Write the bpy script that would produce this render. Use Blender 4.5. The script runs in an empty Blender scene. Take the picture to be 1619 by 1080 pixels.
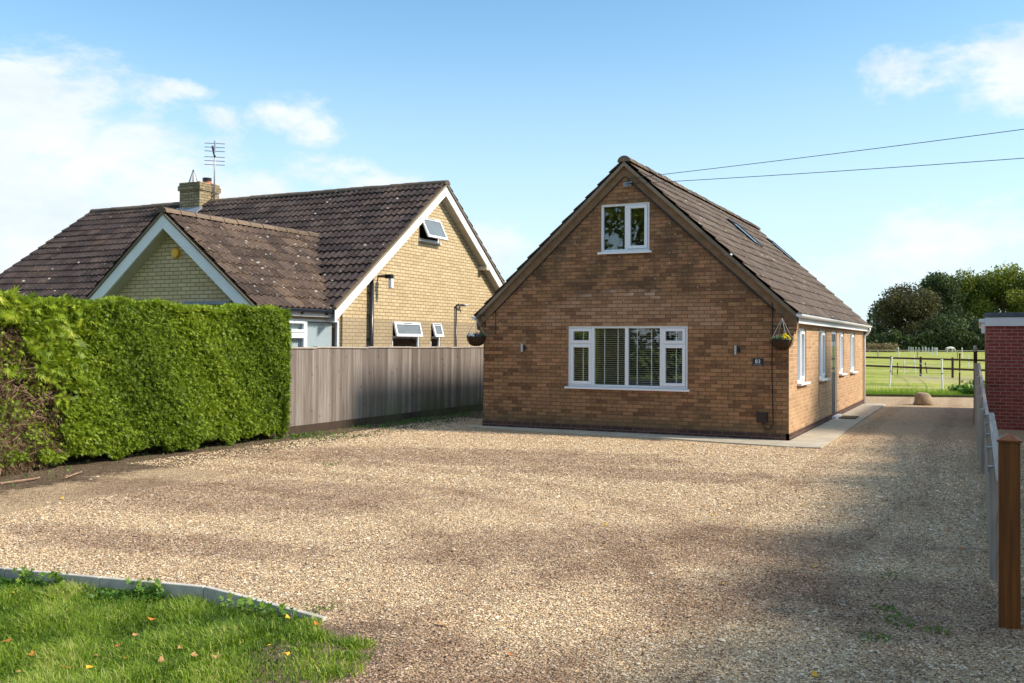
import bpy, bmesh, math, random
import numpy as np
from mathutils import Vector, Matrix
R=math.radians
random.seed(7); rng=np.random.default_rng(7)
scn=bpy.context.scene; col=scn.collection
# ------------------------------------------------------------------ camera
cd=bpy.data.cameras.new('camera'); cam=bpy.data.objects.new('camera',cd); col.objects.link(cam); scn.camera=cam
cd.sensor_width=36; cd.lens=36*1497.04/1619; cd.clip_start=.1; cd.clip_end=3000
cd.shift_x=0; cd.shift_y=-19.65/1619
YAW,PIT,ROL=0.45917,0.014232,0.005151
fw=Vector((-math.sin(YAW)*math.cos(PIT),math.cos(YAW)*math.cos(PIT),math.sin(PIT)))
rt=Vector((math.cos(YAW),math.sin(YAW),0)); up=rt.cross(fw)
rt2=rt*math.cos(ROL)+up*math.sin(ROL); up2=-rt*math.sin(ROL)+up*math.cos(ROL)
CP=Vector((3.1971,-18.1247,1.8287))
M=Matrix((rt2,up2,-fw)).transposed().to_4x4(); M.translation=CP; cam.matrix_world=M
# ------------------------------------------------------------------ sun
SUN=Vector((1.0,.24,.82)).normalized()
EL=math.asin(SUN.z); AZ=math.atan2(SUN.x,SUN.y)      # azimuth clockwise from +Y
sd=bpy.data.lights.new('sun','SUN'); sun=bpy.data.objects.new('sun',sd); col.objects.link(sun)
sd.energy=3.0; sd.angle=R(5); sd.color=(1,.90,.76)
sun.rotation_euler=SUN.to_track_quat('Z','Y').to_euler(); sun.location=(20,10,30)
scn.view_settings.view_transform='Standard'; scn.view_settings.look='None'
scn.view_settings.exposure=0.93; scn.view_settings.gamma=1
# ------------------------------------------------------------------ node helpers
class NT:
    def __init__(s,tree): s.t=tree; s.n=tree.nodes; s.l=tree.links
    def new(s,ty,**k):
        n=s.n.new(ty)
        for a,b in k.items(): setattr(n,a,b)
        return n
    def link(s,a,b): s.l.new(a,b)
    def put(s,sock,v):
        if hasattr(v,'is_output'): s.l.new(v,sock)
        else:
            if isinstance(v,(tuple,list)) and len(v)==3 and sock.type=='RGBA': v=(*v,1)
            sock.default_value=v
    def math(s,op,a,b=0,c=0,clamp=False):
        n=s.new('ShaderNodeMath',operation=op,use_clamp=clamp)
        for i,v in enumerate((a,b,c)):
            s.put(n.inputs[i],v)
        return n.outputs[0]
    def vmath(s,op,a,b=(0,0,0)):
        n=s.new('ShaderNodeVectorMath',operation=op); s.put(n.inputs[0],a); s.put(n.inputs[1],b)
        return n.outputs['Value'] if op in('LENGTH','DOT_PRODUCT') else n.outputs[0]
    def sep(s,v):
        n=s.new('ShaderNodeSeparateXYZ'); s.put(n.inputs[0],v); return n.outputs
    def comb(s,x,y,z=0):
        n=s.new('ShaderNodeCombineXYZ'); s.put(n.inputs[0],x); s.put(n.inputs[1],y); s.put(n.inputs[2],z); return n.outputs[0]
    def mix(s,f,a,b,blend='MIX'):
        n=s.new('ShaderNodeMix',data_type='RGBA',blend_type=blend); s.put(n.inputs[0],f); s.put(n.inputs[6],a); s.put(n.inputs[7],b); return n.outputs[2]
    def noise(s,vec,scale,detail=3,rough=.55,dist=0):
        n=s.new('ShaderNodeTexNoise'); s.put(n.inputs['Vector'],vec); n.inputs['Scale'].default_value=scale
        n.inputs['Detail'].default_value=detail; n.inputs['Roughness'].default_value=rough; n.inputs['Distortion'].default_value=dist
        return n.outputs['Fac']
    def vor(s,vec,scale,feature='F1',rand=1):
        n=s.new('ShaderNodeTexVoronoi',feature=feature); s.put(n.inputs['Vector'],vec); n.inputs['Scale'].default_value=scale
        n.inputs['Randomness'].default_value=rand; return n.outputs
    def white(s,vec):
        n=s.new('ShaderNodeTexWhiteNoise',noise_dimensions='3D'); s.put(n.inputs[0],vec); return n.outputs
    def ramp(s,f,stops,interp='LINEAR'):
        n=s.new('ShaderNodeValToRGB'); s.put(n.inputs[0],f); cr=n.color_ramp; cr.interpolation=interp
        while len(cr.elements)<len(stops): cr.elements.new(.5)
        for e,(p,c) in zip(cr.elements,stops):
            e.position=p; e.color=(*c,1) if len(c)==3 else c
        return n.outputs[0]
    def rng(s,v,a,b,c=0,d=1,smooth=True):
        n=s.new('ShaderNodeMapRange'); n.interpolation_type='SMOOTHSTEP' if smooth else 'LINEAR'
        s.put(n.inputs[0],v)
        for i,x in enumerate((a,b,c,d)): n.inputs[i+1].default_value=x
        return n.outputs[0]
    def bump(s,h,strength=.3,dist=.01):
        n=s.new('ShaderNodeBump'); n.inputs['Strength'].default_value=strength; n.inputs['Distance'].default_value=dist; s.put(n.inputs['Height'],h); return n.outputs[0]
    def pos(s): return s.new('ShaderNodeNewGeometry').outputs['Position']
    def uv(s): return s.new('ShaderNodeUVMap').outputs[0]
def newmat(name):
    m=bpy.data.materials.new(name); m.use_nodes=True; m.node_tree.nodes.clear(); return m,NT(m.node_tree)
def finish(m,t,colr,rough=.8,spec=.3,normal=None,metal=0,trans=None):
    b=t.new('ShaderNodeBsdfPrincipled'); t.put(b.inputs['Base Color'],colr); t.put(b.inputs['Roughness'],rough)
    b.inputs['Specular IOR Level'].default_value=spec; b.inputs['Metallic'].default_value=metal
    if normal is not None: t.link(normal,b.inputs['Normal'])
    o=t.new('ShaderNodeOutputMaterial'); out=b.outputs[0]
    if trans is not None:
        tr=t.new('ShaderNodeBsdfTranslucent'); t.put(tr.inputs[0],trans[0]); mx=t.new('ShaderNodeMixShader'); mx.inputs[0].default_value=trans[1]
        t.link(out,mx.inputs[1]); t.link(tr.outputs[0],mx.inputs[2]); out=mx.outputs[0]
    t.link(out,o.inputs[0]); return m
# ------------------------------------------------------------------ world
w=bpy.data.worlds.new('World'); scn.world=w; w.use_nodes=True; t=NT(w.node_tree); t.n.clear()
sky=t.new('ShaderNodeTexSky',sky_type='NISHITA'); sky.sun_disc=False; sky.sun_elevation=EL; sky.sun_rotation=AZ
sky.air_density=1.0; sky.dust_density=1.2; sky.ozone_density=1.5
tc=t.new('ShaderNodeTexCoord').outputs['Generated']; nv=t.vmath('NORMALIZE',tc); x,y,z=t.sep(nv)
az=t.math('MULTIPLY',t.math('ARCTAN2',x,y),57.2958); el=t.math('MULTIPLY',t.math('ARCSINE',z),57.2958)
def px(xx,yy): return (-26.3+math.degrees(math.atan((xx-809.5)/1497)), math.degrees(math.atan((541-yy)/1497)))
nz=t.noise(t.comb(t.math('MULTIPLY',az,.10),t.math('MULTIPLY',el,.19),3.3),1.0,8,.62,.35)
nf=t.noise(t.comb(t.math('MULTIPLY',az,.5),t.math('MULTIPLY',el,.9),9.3),1.0,8,.65,.3)
blobs=[(-20,390,360,250,1.25),(40,230,200,120,.85),(230,340,240,140,1.0),(400,330,190,80,.85),(430,195,130,50,.95),(490,215,80,50,.9),(500,270,110,50,.8),(580,300,110,45,.7),(310,165,80,20,.75),
 (1480,150,140,55,.85),(1620,165,170,80,1.0),(1560,390,170,70,.8),(1360,420,150,50,.7),(790,400,90,50,.9),(1150,290,160,40,.25),(1300,210,60,25,.3)]
acc=None
for bx,by,rx,ry,s in blobs:
    a,e=px(bx,by)
    dx=t.math('DIVIDE',t.math('SUBTRACT',az,a),rx/26.1); dy=t.math('DIVIDE',t.math('SUBTRACT',el,e),ry/26.1)
    d=t.math('SQRT',t.math('ADD',t.math('MULTIPLY',dx,dx),t.math('MULTIPLY',dy,dy)))
    v=t.math('MULTIPLY',t.math('SUBTRACT',1.25,d,clamp=True),s)
    acc=v if acc is None else t.math('MAXIMUM',acc,v)
# generic broken cloud for the parts of the sky the photograph does not show
far=t.rng(t.math('ABSOLUTE',t.math('ADD',az,26.3)),33,55); acc=t.math('MAXIMUM',acc,t.math('MULTIPLY',far,.55))
cl=t.math('ADD',acc,t.math('ADD',t.math('MULTIPLY',t.math('SUBTRACT',nz,.5),2.6),t.math('MULTIPLY',t.math('SUBTRACT',nf,.5),.7)))
cm=t.rng(cl,.36,1.0); cm=t.math('MULTIPLY',cm,t.rng(acc,.0,.25))
cshade=t.ramp(t.noise(t.comb(t.math('MULTIPLY',az,.12),t.math('MULTIPLY',el,.25),7),1,5,.6),[(.3,(.72,.80,.90)),(.6,(.95,.96,.98))])
skyc=t.mix(1,sky.outputs[0],(.58,.80,.83),'MULTIPLY')
hz=t.rng(el,-2,22,.78,0.0); 
skyc=t.mix(hz,skyc,(3.15,3.6,4.0))
cc=t.mix(1,cshade,(3.85,3.9,4.0),'MULTIPLY')
fin=t.mix(t.math('MULTIPLY',cm,.88),skyc,cc)
bg=t.new('ShaderNodeBackground'); t.link(fin,bg.inputs[0]); bg.inputs[1].default_value=.15
wo=t.new('ShaderNodeOutputWorld'); t.link(bg.outputs[0],wo.inputs[0])
# ------------------------------------------------------------------ materials
def brick_mat(name,cols,mortar,bw=.225,bh=.075,mo=.010,stain=None,seed=0,rough=.85,va=.14,wr=.45):
    m,t=newmat(name); uv=t.uv(); u,v,_=t.sep(uv)
    wob=t.math('MULTIPLY',t.math('SUBTRACT',t.noise(uv,9,2),.5),.006)
    v=t.math('ADD',v,wob)
    r=t.math('DIVIDE',v,bh); row=t.math('FLOOR',r)
    off=t.math('MULTIPLY',t.math('MODULO',t.math('ABSOLUTE',row),2),.5)
    off=t.math('ADD',off,t.math('MULTIPLY',t.white(t.comb(row,3.7,seed))[0],.12))
    c=t.math('ADD',t.math('DIVIDE',u,bw),off); ci=t.math('FLOOR',c)
    fu=t.math('FRACT',c); fv=t.math('FRACT',r)
    du=t.math('MULTIPLY',t.math('MINIMUM',fu,t.math('SUBTRACT',1,fu)),bw)
    dv=t.math('MULTIPLY',t.math('MINIMUM',fv,t.math('SUBTRACT',1,fv)),bh)
    d=t.math('MINIMUM',du,dv)
    mask=t.rng(d,mo*.35,mo*.8)
    wn=t.white(t.comb(ci,row,seed)); rnd=wn[0]
    pos=t.pos()
    n2=t.noise(pos,28,4,.7); n3=t.noise(pos,1.1,4,.6)
    n5=t.noise(t.comb(t.math('MULTIPLY',u,9),t.math('MULTIPLY',v,30),seed),1,4,.7)
    f=t.math('ADD',t.math('ADD',.5,t.math('MULTIPLY',t.math('SUBTRACT',rnd,.5),wr)),t.math('ADD',t.math('MULTIPLY',t.math('SUBTRACT',n2,.5),.7),t.math('ADD',t.math('MULTIPLY',t.math('SUBTRACT',n3,.5),.6),t.math('MULTIPLY',t.math('SUBTRACT',n5,.5),.5))))
    k=len(cols)-1
    bc=t.ramp(f,[(.08+.84*i/k,cc) for i,cc in enumerate(cols)])
    wnb=t.white(t.comb(ci,row,seed+5))[0]
    bc=t.mix(1,bc,t.ramp(wnb,[(0,(1-va,)*3),(1,(1+va,)*3)]),'MULTIPLY')
    colr=t.mix(mask,mortar,bc)
    if stain: t.rb=wnb; colr=stain(t,pos,colr,mask)
    h=t.math('ADD',mask,t.math('MULTIPLY',n2,.35))
    return finish(m,t,colr,rough,.2,t.bump(h,.55,.008))
def stain_main(t,pos,c,mask):
    x,y,z=t.sep(pos)
    n=t.noise(pos,1.6,5,.65); n4=t.noise(pos,6,4,.7)
    # weathered darker gable between first floor and eaves
    a=t.math('MULTIPLY',t.rng(z,2.5,3.0),t.rng(z,5.2,4.2)); a=t.math('MULTIPLY',a,t.rng(n,.35,.65))
    c=t.mix(t.math('MULTIPLY',a,.66),c,(.075,.050,.032))
    st=t.noise(t.comb(t.math('MULTIPLY',x,5),t.math('MULTIPLY',z,.35),2),1,4,.7); us=t.math('MULTIPLY',t.rng(st,.52,.72),t.rng(z,.15,.9)); us=t.math('MULTIPLY',us,t.rng(z,.95,.88)); c=t.mix(t.math('MULTIPLY',us,.45),c,(.08,.055,.038))
    bs=t.math('MULTIPLY',t.rng(t.math('ADD',z,t.math('MULTIPLY',t.math('SUBTRACT',n,.5),.5)),.42,.18),.5); c=t.mix(bs,c,(.10,.085,.05))
    b=t.rng(t.math('ADD',n4,t.math('MULTIPLY',n,.6)),.78,1.05); c=t.mix(t.math('MULTIPLY',b,.45),c,(.09,.07,.05))
    # pale repaired arch of brick above the big window
    dx=t.math('DIVIDE',t.math('ADD',x,3.15),2.0); dz=t.math('DIVIDE',t.math('SUBTRACT',z,2.15),.75)
    d=t.math('SQRT',t.math('ADD',t.math('MULTIPLY',dx,dx),t.math('MULTIPLY',dz,dz)))
    ar=t.math('MULTIPLY',t.rng(t.math('ADD',d,t.math('MULTIPLY',t.math('SUBTRACT',n4,.5),.5)),1.08,.9),t.rng(z,2.1,2.2))
    c=t.mix(t.math('MULTIPLY',t.math('MULTIPLY',ar,mask),t.rng(t.rb,0,1,.15,.75)),c,(.42,.25,.155))
    rim=t.math('MULTIPLY',t.rng(t.math('ABSOLUTE',t.math('SUBTRACT',d,.93)),.14,.02),t.rng(t.noise(pos,3.5,4),.42,.62))
    rim=t.math('MULTIPLY',rim,t.rng(z,2.45,2.7)); rim=t.math('MULTIPLY',t.math('MULTIPLY',rim,mask),t.rng(t.rb,.35,.8)); c=t.mix(t.math('MULTIPLY',rim,.75),c,(.56,.45,.37))
    # small white fixing marks / lime specks in the upper wall
    vo=t.vor(t.vmath('MULTIPLY',pos,(1,0,1)),7.5)
    sp=t.math('MULTIPLY',t.rng(vo['Distance'],.10,.06),t.rng(t.sep(vo['Color'])[0],.45,.5)); sp=t.math('MULTIPLY',sp,t.rng(t.math('ADD',z,t.math('MULTIPLY',t.math('SUBTRACT',n,.5),3)),1.9,2.4)); sp=t.math('MULTIPLY',sp,t.rng(y,.2,.1))
    c=t.mix(t.math('MULTIPLY',sp,.8),c,(.7,.66,.58))
    # damp olive patches low right
    lo=t.math('MULTIPLY',t.rng(z,1.3,.2),t.rng(n,.45,.65)); c=t.mix(t.math('MULTIPLY',lo,.3),c,(.14,.10,.05))
    return c
MB_COLS=[(.12,.052,.030),(.21,.102,.050),(.30,.155,.072),(.37,.20,.092),(.36,.165,.085),(.46,.26,.135)]
m_brick=brick_mat('brown_multi_brick',MB_COLS,(.105,.072,.048),stain=stain_main,wr=.62,va=.12)
m_brick_e=brick_mat('orange_buff_brick',[(.26,.125,.062),(.40,.225,.115),(.47,.28,.145),(.52,.325,.17),(.45,.24,.13),(.55,.36,.205)],(.56,.43,.31),seed=3)
m_plinth=brick_mat('dark_plinth_brick',[(.05,.028,.024),(.085,.045,.036),(.13,.065,.048)],(.17,.13,.11),seed=4)
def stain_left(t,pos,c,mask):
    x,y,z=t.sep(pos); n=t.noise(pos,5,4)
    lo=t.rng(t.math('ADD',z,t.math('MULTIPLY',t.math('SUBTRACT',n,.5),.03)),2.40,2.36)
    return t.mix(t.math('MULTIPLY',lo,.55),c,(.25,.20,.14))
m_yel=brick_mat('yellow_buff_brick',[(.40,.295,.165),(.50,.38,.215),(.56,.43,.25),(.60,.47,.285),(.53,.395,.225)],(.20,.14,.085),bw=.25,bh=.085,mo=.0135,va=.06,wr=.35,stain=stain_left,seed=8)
m_chim=brick_mat('sooty_buff_brick',[(.12,.09,.055),(.26,.20,.12),(.38,.29,.17),(.18,.13,.08)],(.10,.075,.05),bw=.24,bh=.085,mo=.014,seed=2)
m_red=brick_mat('red_brick',[(.17,.035,.028),(.26,.055,.04),(.33,.078,.055),(.28,.05,.04),(.38,.11,.08)],(.36,.26,.22),mo=.011,seed=11)
def tile_mat(name,cols,lichen=.5,warm=.3,lich_scale=7,spotty=.5):
    m,t=newmat(name); uv=t.uv(); u,v,_=t.sep(uv); pos=t.pos()
    rnd=t.white(t.comb(t.math('FLOOR',t.math('DIVIDE',u,2)),t.math('FLOOR',v),1))[0]
    n1=t.noise(pos,1.2,5,.65); n2=t.noise(pos,14,4,.75); n3=t.noise(pos,45,3,.7)
    f=t.math('ADD',t.math('MULTIPLY',rnd,.35),t.math('ADD',t.math('MULTIPLY',n1,.35),t.math('MULTIPLY',n2,.35)))
    k=len(cols)-1; c=t.ramp(f,[(.25+.5*i/k,cc) for i,cc in enumerate(cols)])
    mo=t.rng(t.math('ADD',n2,t.math('MULTIPLY',n1,.8)),.88,1.15); c=t.mix(t.math('MULTIPLY',mo,warm),c,(.24,.15,.085))
    vo=t.vor(t.vmath('ADD',pos,t.vmath('MULTIPLY',t.comb(n2,n3,n1),(.16,.10,.05))),lich_scale)
    keep=t.rng(t.sep(vo['Color'])[0],1-lichen*.5,1-lichen*.5+.03)
    sz=t.math('MULTIPLY',t.sep(vo['Color'])[1],.24)
    sp=t.math('MULTIPLY',keep,t.rng(t.math('ADD',t.math('SUBTRACT',vo['Distance'],sz),t.math('MULTIPLY',t.math('SUBTRACT',n3,.5),.35)),.10,.0))
    c=t.mix(t.math('MULTIPLY',sp,.75),c,(.50,.47,.42))
    fine=t.rng(n3,.60,.72); c=t.mix(t.math('MULTIPLY',fine,spotty),c,(.38,.33,.27))
    return finish(m,t,c,.9,.2,t.bump(t.math('ADD',n3,n2),.5,.006))
m_tile_l=tile_mat('dark_brown_pantile',[(.022,.016,.017),(.042,.031,.031),(.070,.052,.049)],.22,.25,7.5,.16)
m_tile_s=tile_mat('mossy_weathered_tile',[(.042,.029,.025),(.082,.056,.045),(.145,.10,.077)],.8,.45,8,.42)
m_tile_m=tile_mat('grey_brown_roof_tile',[(.075,.055,.045),(.115,.086,.070),(.165,.128,.105)],.22,.35,8,.30)
m_ridge=tile_mat('weathered_ridge_tile',[(.07,.052,.042),(.13,.095,.07),(.21,.15,.11)],.35,.6,9,.4)
m_mortar=tile_mat('verge_mortar',[(.12,.095,.07),(.20,.155,.11),(.28,.22,.16)],.4,.4,14,.4)
def plain(name,c,rough=.5,spec=.4,var=.12,scale=6,metal=0,bump=0):
    m,t=newmat(name); n=t.noise(t.pos(),scale,5,.65)
    a=tuple(v*(1-var) for v in c); b=tuple(min(1,v*(1+var)) for v in c)
    cc=t.ramp(n,[(.3,a),(.7,b)])
    return finish(m,t,cc,rough,spec,t.bump(t.noise(t.pos(),scale*12,3),bump,.004) if bump else None,metal)
m_white=plain('white_upvc',(.78,.79,.82),.35,.5,.03,3)
m_wpaint=plain('white_painted_board',(.74,.74,.74),.5,.4,.08,2.5)
m_soffit=plain('cream_soffit',(.52,.47,.38),.7,.2,.08)
m_black=plain('black_plastic',(.015,.016,.022),.3,.5,.15)
m_meter=plain('dark_brown_plastic',(.016,.010,.011),.35,.5,.15)
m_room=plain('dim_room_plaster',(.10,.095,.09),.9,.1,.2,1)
m_slat=plain('cream_blind_slat',(.55,.53,.44),.6,.3,.06)
m_vblind=plain('pale_vertical_blind',(.80,.84,.88),.7,.2,.05)
m_tape=plain('white_blind_tape',(.75,.74,.70),.7,.2,.03)
m_steel=plain('brushed_steel',(.62,.62,.64),.35,.5,.08,20,1)
m_galv=plain('grey_aluminium',(.33,.33,.36),.45,.5,.1,20,.6)
m_lead=plain('lead_flashing',(.22,.24,.28),.5,.4,.2,5)
m_felt=plain('grey_roof_felt',(.10,.115,.13),.85,.2,.2,4,0,.3)
m_conc=plain('concrete_path',(.46,.40,.31),.9,.15,.20,2.2,0,.25)
m_kerb=plain('grey_concrete_kerb',(.52,.47,.40),.9,.15,.34,4,0,.5)
m_terra=plain('terracotta',(.42,.13,.07),.8,.2,.2,9)
m_yellow=plain('yellow_plastic',(.80,.42,.03),.4,.4,.05)
m_slate=plain('slate_plaque',(.018,.022,.034),.45,.4,.1)
m_letter=plain('white_lettering',(.85,.86,.88),.5,.3,.01)
m_bargew=plain('brown_timber_barge',(.20,.125,.07),.85,.2,.25,5,0,.2)
m_iron=plain('black_wrought_iron',(.015,.014,.014),.5,.4,.1)
m_coir=plain('brown_coir_liner',(.075,.042,.022),.95,.1,.4,40,0,.6)
m_chain=plain('galvanised_chain',(.42,.40,.36),.4,.5,.1)
m_stone=plain('sandstone_block',(.30,.225,.145),.95,.1,.45,6,0,.9)
m_mat=plain('brown_door_mat',(.14,.10,.065),.95,.1,.3,30,0,.5)
m_soil=plain('dark_soil',(.085,.056,.035),.98,.1,.5,7,0,.8)
m_horse=plain('pale_grey_coat',(.66,.64,.60),.8,.2,.12,3)
m_bark=plain('brown_bark',(.09,.065,.045),.95,.1,.4,6,0,.6)
m_twig=plain('dead_twig',(.30,.19,.13),.9,.1,.35,12)
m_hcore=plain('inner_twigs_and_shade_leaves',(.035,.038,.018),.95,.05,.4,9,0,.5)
def wood_mat(name,cols,board=.0,ax='uv',knots=True,green=False,rough=.85,spec=.2,sc=1.0):
    m,t=newmat(name); pos=t.pos(); uv=t.uv(); u,v,_=t.sep(uv)
    g=t.noise(t.comb(t.math('MULTIPLY',u,60*sc),t.math('MULTIPLY',v,1.6*sc),0),1,5,.6,.4)
    g2=t.noise(t.comb(t.math('MULTIPLY',u,11*sc),t.math('MULTIPLY',v,.5*sc),4),1,4,.6)
    f=t.math('ADD',t.math('MULTIPLY',g,.5),t.math('MULTIPLY',g2,.5))
    if board:
        bi=t.math('FLOOR',t.math('DIVIDE',u,board)); rb=t.white(t.comb(bi,1,2))[0]
        f=t.math('ADD',t.math('MULTIPLY',f,.80),t.math('MULTIPLY',rb,.20)); edge_=t.math('ABSOLUTE',t.math('SUBTRACT',t.math('FRACT',t.math('DIVIDE',t.math('ADD',u,.05),board)),.5)); f=t.math('SUBTRACT',f,t.math('MULTIPLY',t.rng(edge_,.44,.5),.12))
    k=len(cols)-1; c=t.ramp(f,[(.32+.36*i/k,cc) for i,cc in enumerate(cols)])
    if knots:
        vo=t.vor(t.comb(t.math('MULTIPLY',u,9),t.math('MULTIPLY',v,5.2),0),1)
        kn=t.math('MULTIPLY',t.rng(vo['Distance'],.17,.08),t.rng(t.sep(vo['Color'])[0],.60,.63)); c=t.mix(t.math('MULTIPLY',kn,.8),c,(.05,.03,.025))
    if green:
        x,y,z=t.sep(pos); n=t.noise(pos,1.5,4)
        gm=t.math('MULTIPLY',t.rng(z,.95,.15),t.rng(y,-2.2,1.5)); gm=t.math('MULTIPLY',gm,t.rng(n,.3,.6)); c=t.mix(t.math('MULTIPLY',gm,.7),c,(.10,.12,.045))
    return finish(m,t,c,rough,spec,t.bump(f,.6,.008))
m_fence=wood_mat('weathered_grey_boards',[(.105,.082,.070),(.20,.165,.143),(.33,.285,.25)],.1,green=True)
m_grav=wood_mat('damp_gravel_board',[(.035,.024,.018),(.06,.042,.03),(.09,.062,.045)],0,knots=False,green=True)
m_rail=wood_mat('silvered_fence_timber',[(.25,.21,.175),(.42,.36,.305),(.60,.53,.46)],0,knots=False)
m_postw=wood_mat('brown_stained_timber',[(.10,.030,.006),(.21,.068,.012),(.33,.12,.022)],0,knots=True,rough=.45,spec=.4,sc=.7)
m_dkwood=wood_mat('dark_red_brown_timber',[(.05,.025,.02),(.08,.04,.03),(.12,.06,.045)],0,knots=False)
def glass_mat(name,refl=.14,tint=(.92,.95,.95)):
    m,t=newmat(name); g_=t.new('ShaderNodeNewGeometry'); c_=t.math('ABSOLUTE',t.vmath('DOT_PRODUCT',g_.outputs['Incoming'],g_.outputs['Normal']))
    f=t.math('ADD',t.math('MULTIPLY',t.math('POWER',t.math('SUBTRACT',1,c_,clamp=True),5),.9),refl,clamp=True)
    tr=t.new('ShaderNodeBsdfTransparent'); t.put(tr.inputs[0],tint); gl=t.new('ShaderNodeBsdfGlossy'); gl.inputs['Roughness'].default_value=.015
    t.put(gl.inputs[0],(.95,.97,1))
    nb=t.bump(t.noise(t.pos(),1.6,1),.04,.02); t.link(nb,gl.inputs['Normal'])
    mx=t.new('ShaderNodeMixShader'); t.link(f,mx.inputs[0]); t.link(tr.outputs[0],mx.inputs[1]); t.link(gl.outputs[0],mx.inputs[2])
    o=t.new('ShaderNodeOutputMaterial'); t.link(mx.outputs[0],o.inputs[0]); return m
m_glass=glass_mat('window_glass',.085)
m_frost=plain('frosted_glass',(.17,.19,.20),.18,.5,.1,3)
def tint_mat(name,stops,rough=.6,trans=.35,spec=.3,noisescale=1.2,namp=.35):
    m,t=newmat(name); a=t.new('ShaderNodeAttribute',attribute_name='tint').outputs['Fac']
    n=t.noise(t.pos(),noisescale,4,.6); f=t.math('ADD',a,t.math('MULTIPLY',t.math('SUBTRACT',n,.5),namp))
    c=t.ramp(f,stops)
    return finish(m,t,c,rough,spec,None,0,(t.mix(1,c,(1.25,1.3,.7),'MULTIPLY'),trans) if trans else None)
m_hedge=tint_mat('conifer_hedge_leaf',[(0,(.036,.066,.007)),(.4,(.140,.215,.014)),(.75,(.30,.385,.022)),(1,(.50,.50,.06))],.55,.30,.35,.9,.45)
m_dead=tint_mat('dead_brown_leaf',[(0,(.06,.034,.018)),(.5,(.18,.11,.062)),(1,(.36,.26,.16))],.8,.1,.2)
m_grassb=tint_mat('grass_blade',[(0,(.05,.10,.010)),(.42,(.16,.265,.016)),(.75,(.33,.44,.035)),(1,(.58,.54,.20))],.5,.40,.35,2.2,.5)
m_weed=tint_mat('weed_leaf',[(0,(.04,.10,.015)),(.6,(.10,.22,.03)),(1,(.26,.36,.05))],.5,.35)
m_dgreen=tint_mat('dark_tree_leaf',[(0,(.022,.038,.016)),(.5,(.055,.085,.032)),(1,(.14,.17,.055))],.6,.25,.25,.12,.5)
m_olive=tint_mat('olive_tree_leaf',[(0,(.050,.075,.014)),(.5,(.17,.20,.032)),(1,(.38,.38,.07))],.6,.35,.25,.12,.5)
m_brown=tint_mat('bronze_tree_leaf',[(0,(.045,.045,.020)),(.5,(.10,.09,.036)),(1,(.20,.165,.065))],.6,.28,.25,.15,.5)
m_reed=tint_mat('dry_reed_leaf',[(0,(.14,.11,.06)),(.5,(.26,.20,.11)),(1,(.42,.33,.19))],.8,.2)
m_bask=tint_mat('basket_foliage',[(0,(.03,.06,.03)),(.6,(.09,.16,.07)),(1,(.2,.27,.15))],.6,.2)
def petal(name,c): return plain(name,c,.6,.3,.1,20)
m_pyel=petal('yellow_petal',(.85,.62,.01)); m_pwht=petal('white_petal',(.85,.85,.86)); m_ppur=petal('purple_petal',(.10,.05,.22))
m_lfy=petal('yellow_leaf',(.78,.42,.03)); m_lfo=petal('orange_leaf',(.55,.19,.03)); m_lfb=petal('tan_leaf',(.42,.23,.09))
STONE=[(0,(.10,.062,.044)),(.13,(.27,.17,.105)),(.29,(.60,.395,.22)),(.51,(.80,.56,.315)),(.77,(.90,.68,.43)),(1,(.93,.80,.62))]
def ellm(t,x,y,cx,cy,rx,ry,ang,n):
    ca,sa=math.cos(ang),math.sin(ang); X=t.math('SUBTRACT',x,cx); Y=t.math('SUBTRACT',y,cy)
    a=t.math('DIVIDE',t.math('ADD',t.math('MULTIPLY',X,ca),t.math('MULTIPLY',Y,sa)),rx)
    b=t.math('DIVIDE',t.math('SUBTRACT',t.math('MULTIPLY',Y,ca),t.math('MULTIPLY',X,sa)),ry)
    d=t.math('SQRT',t.math('ADD',t.math('MULTIPLY',a,a),t.math('MULTIPLY',b,b)))
    return t.rng(t.math('ADD',d,t.math('MULTIPLY',t.math('SUBTRACT',n,.5),1.8)),1.25,.6)
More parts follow.
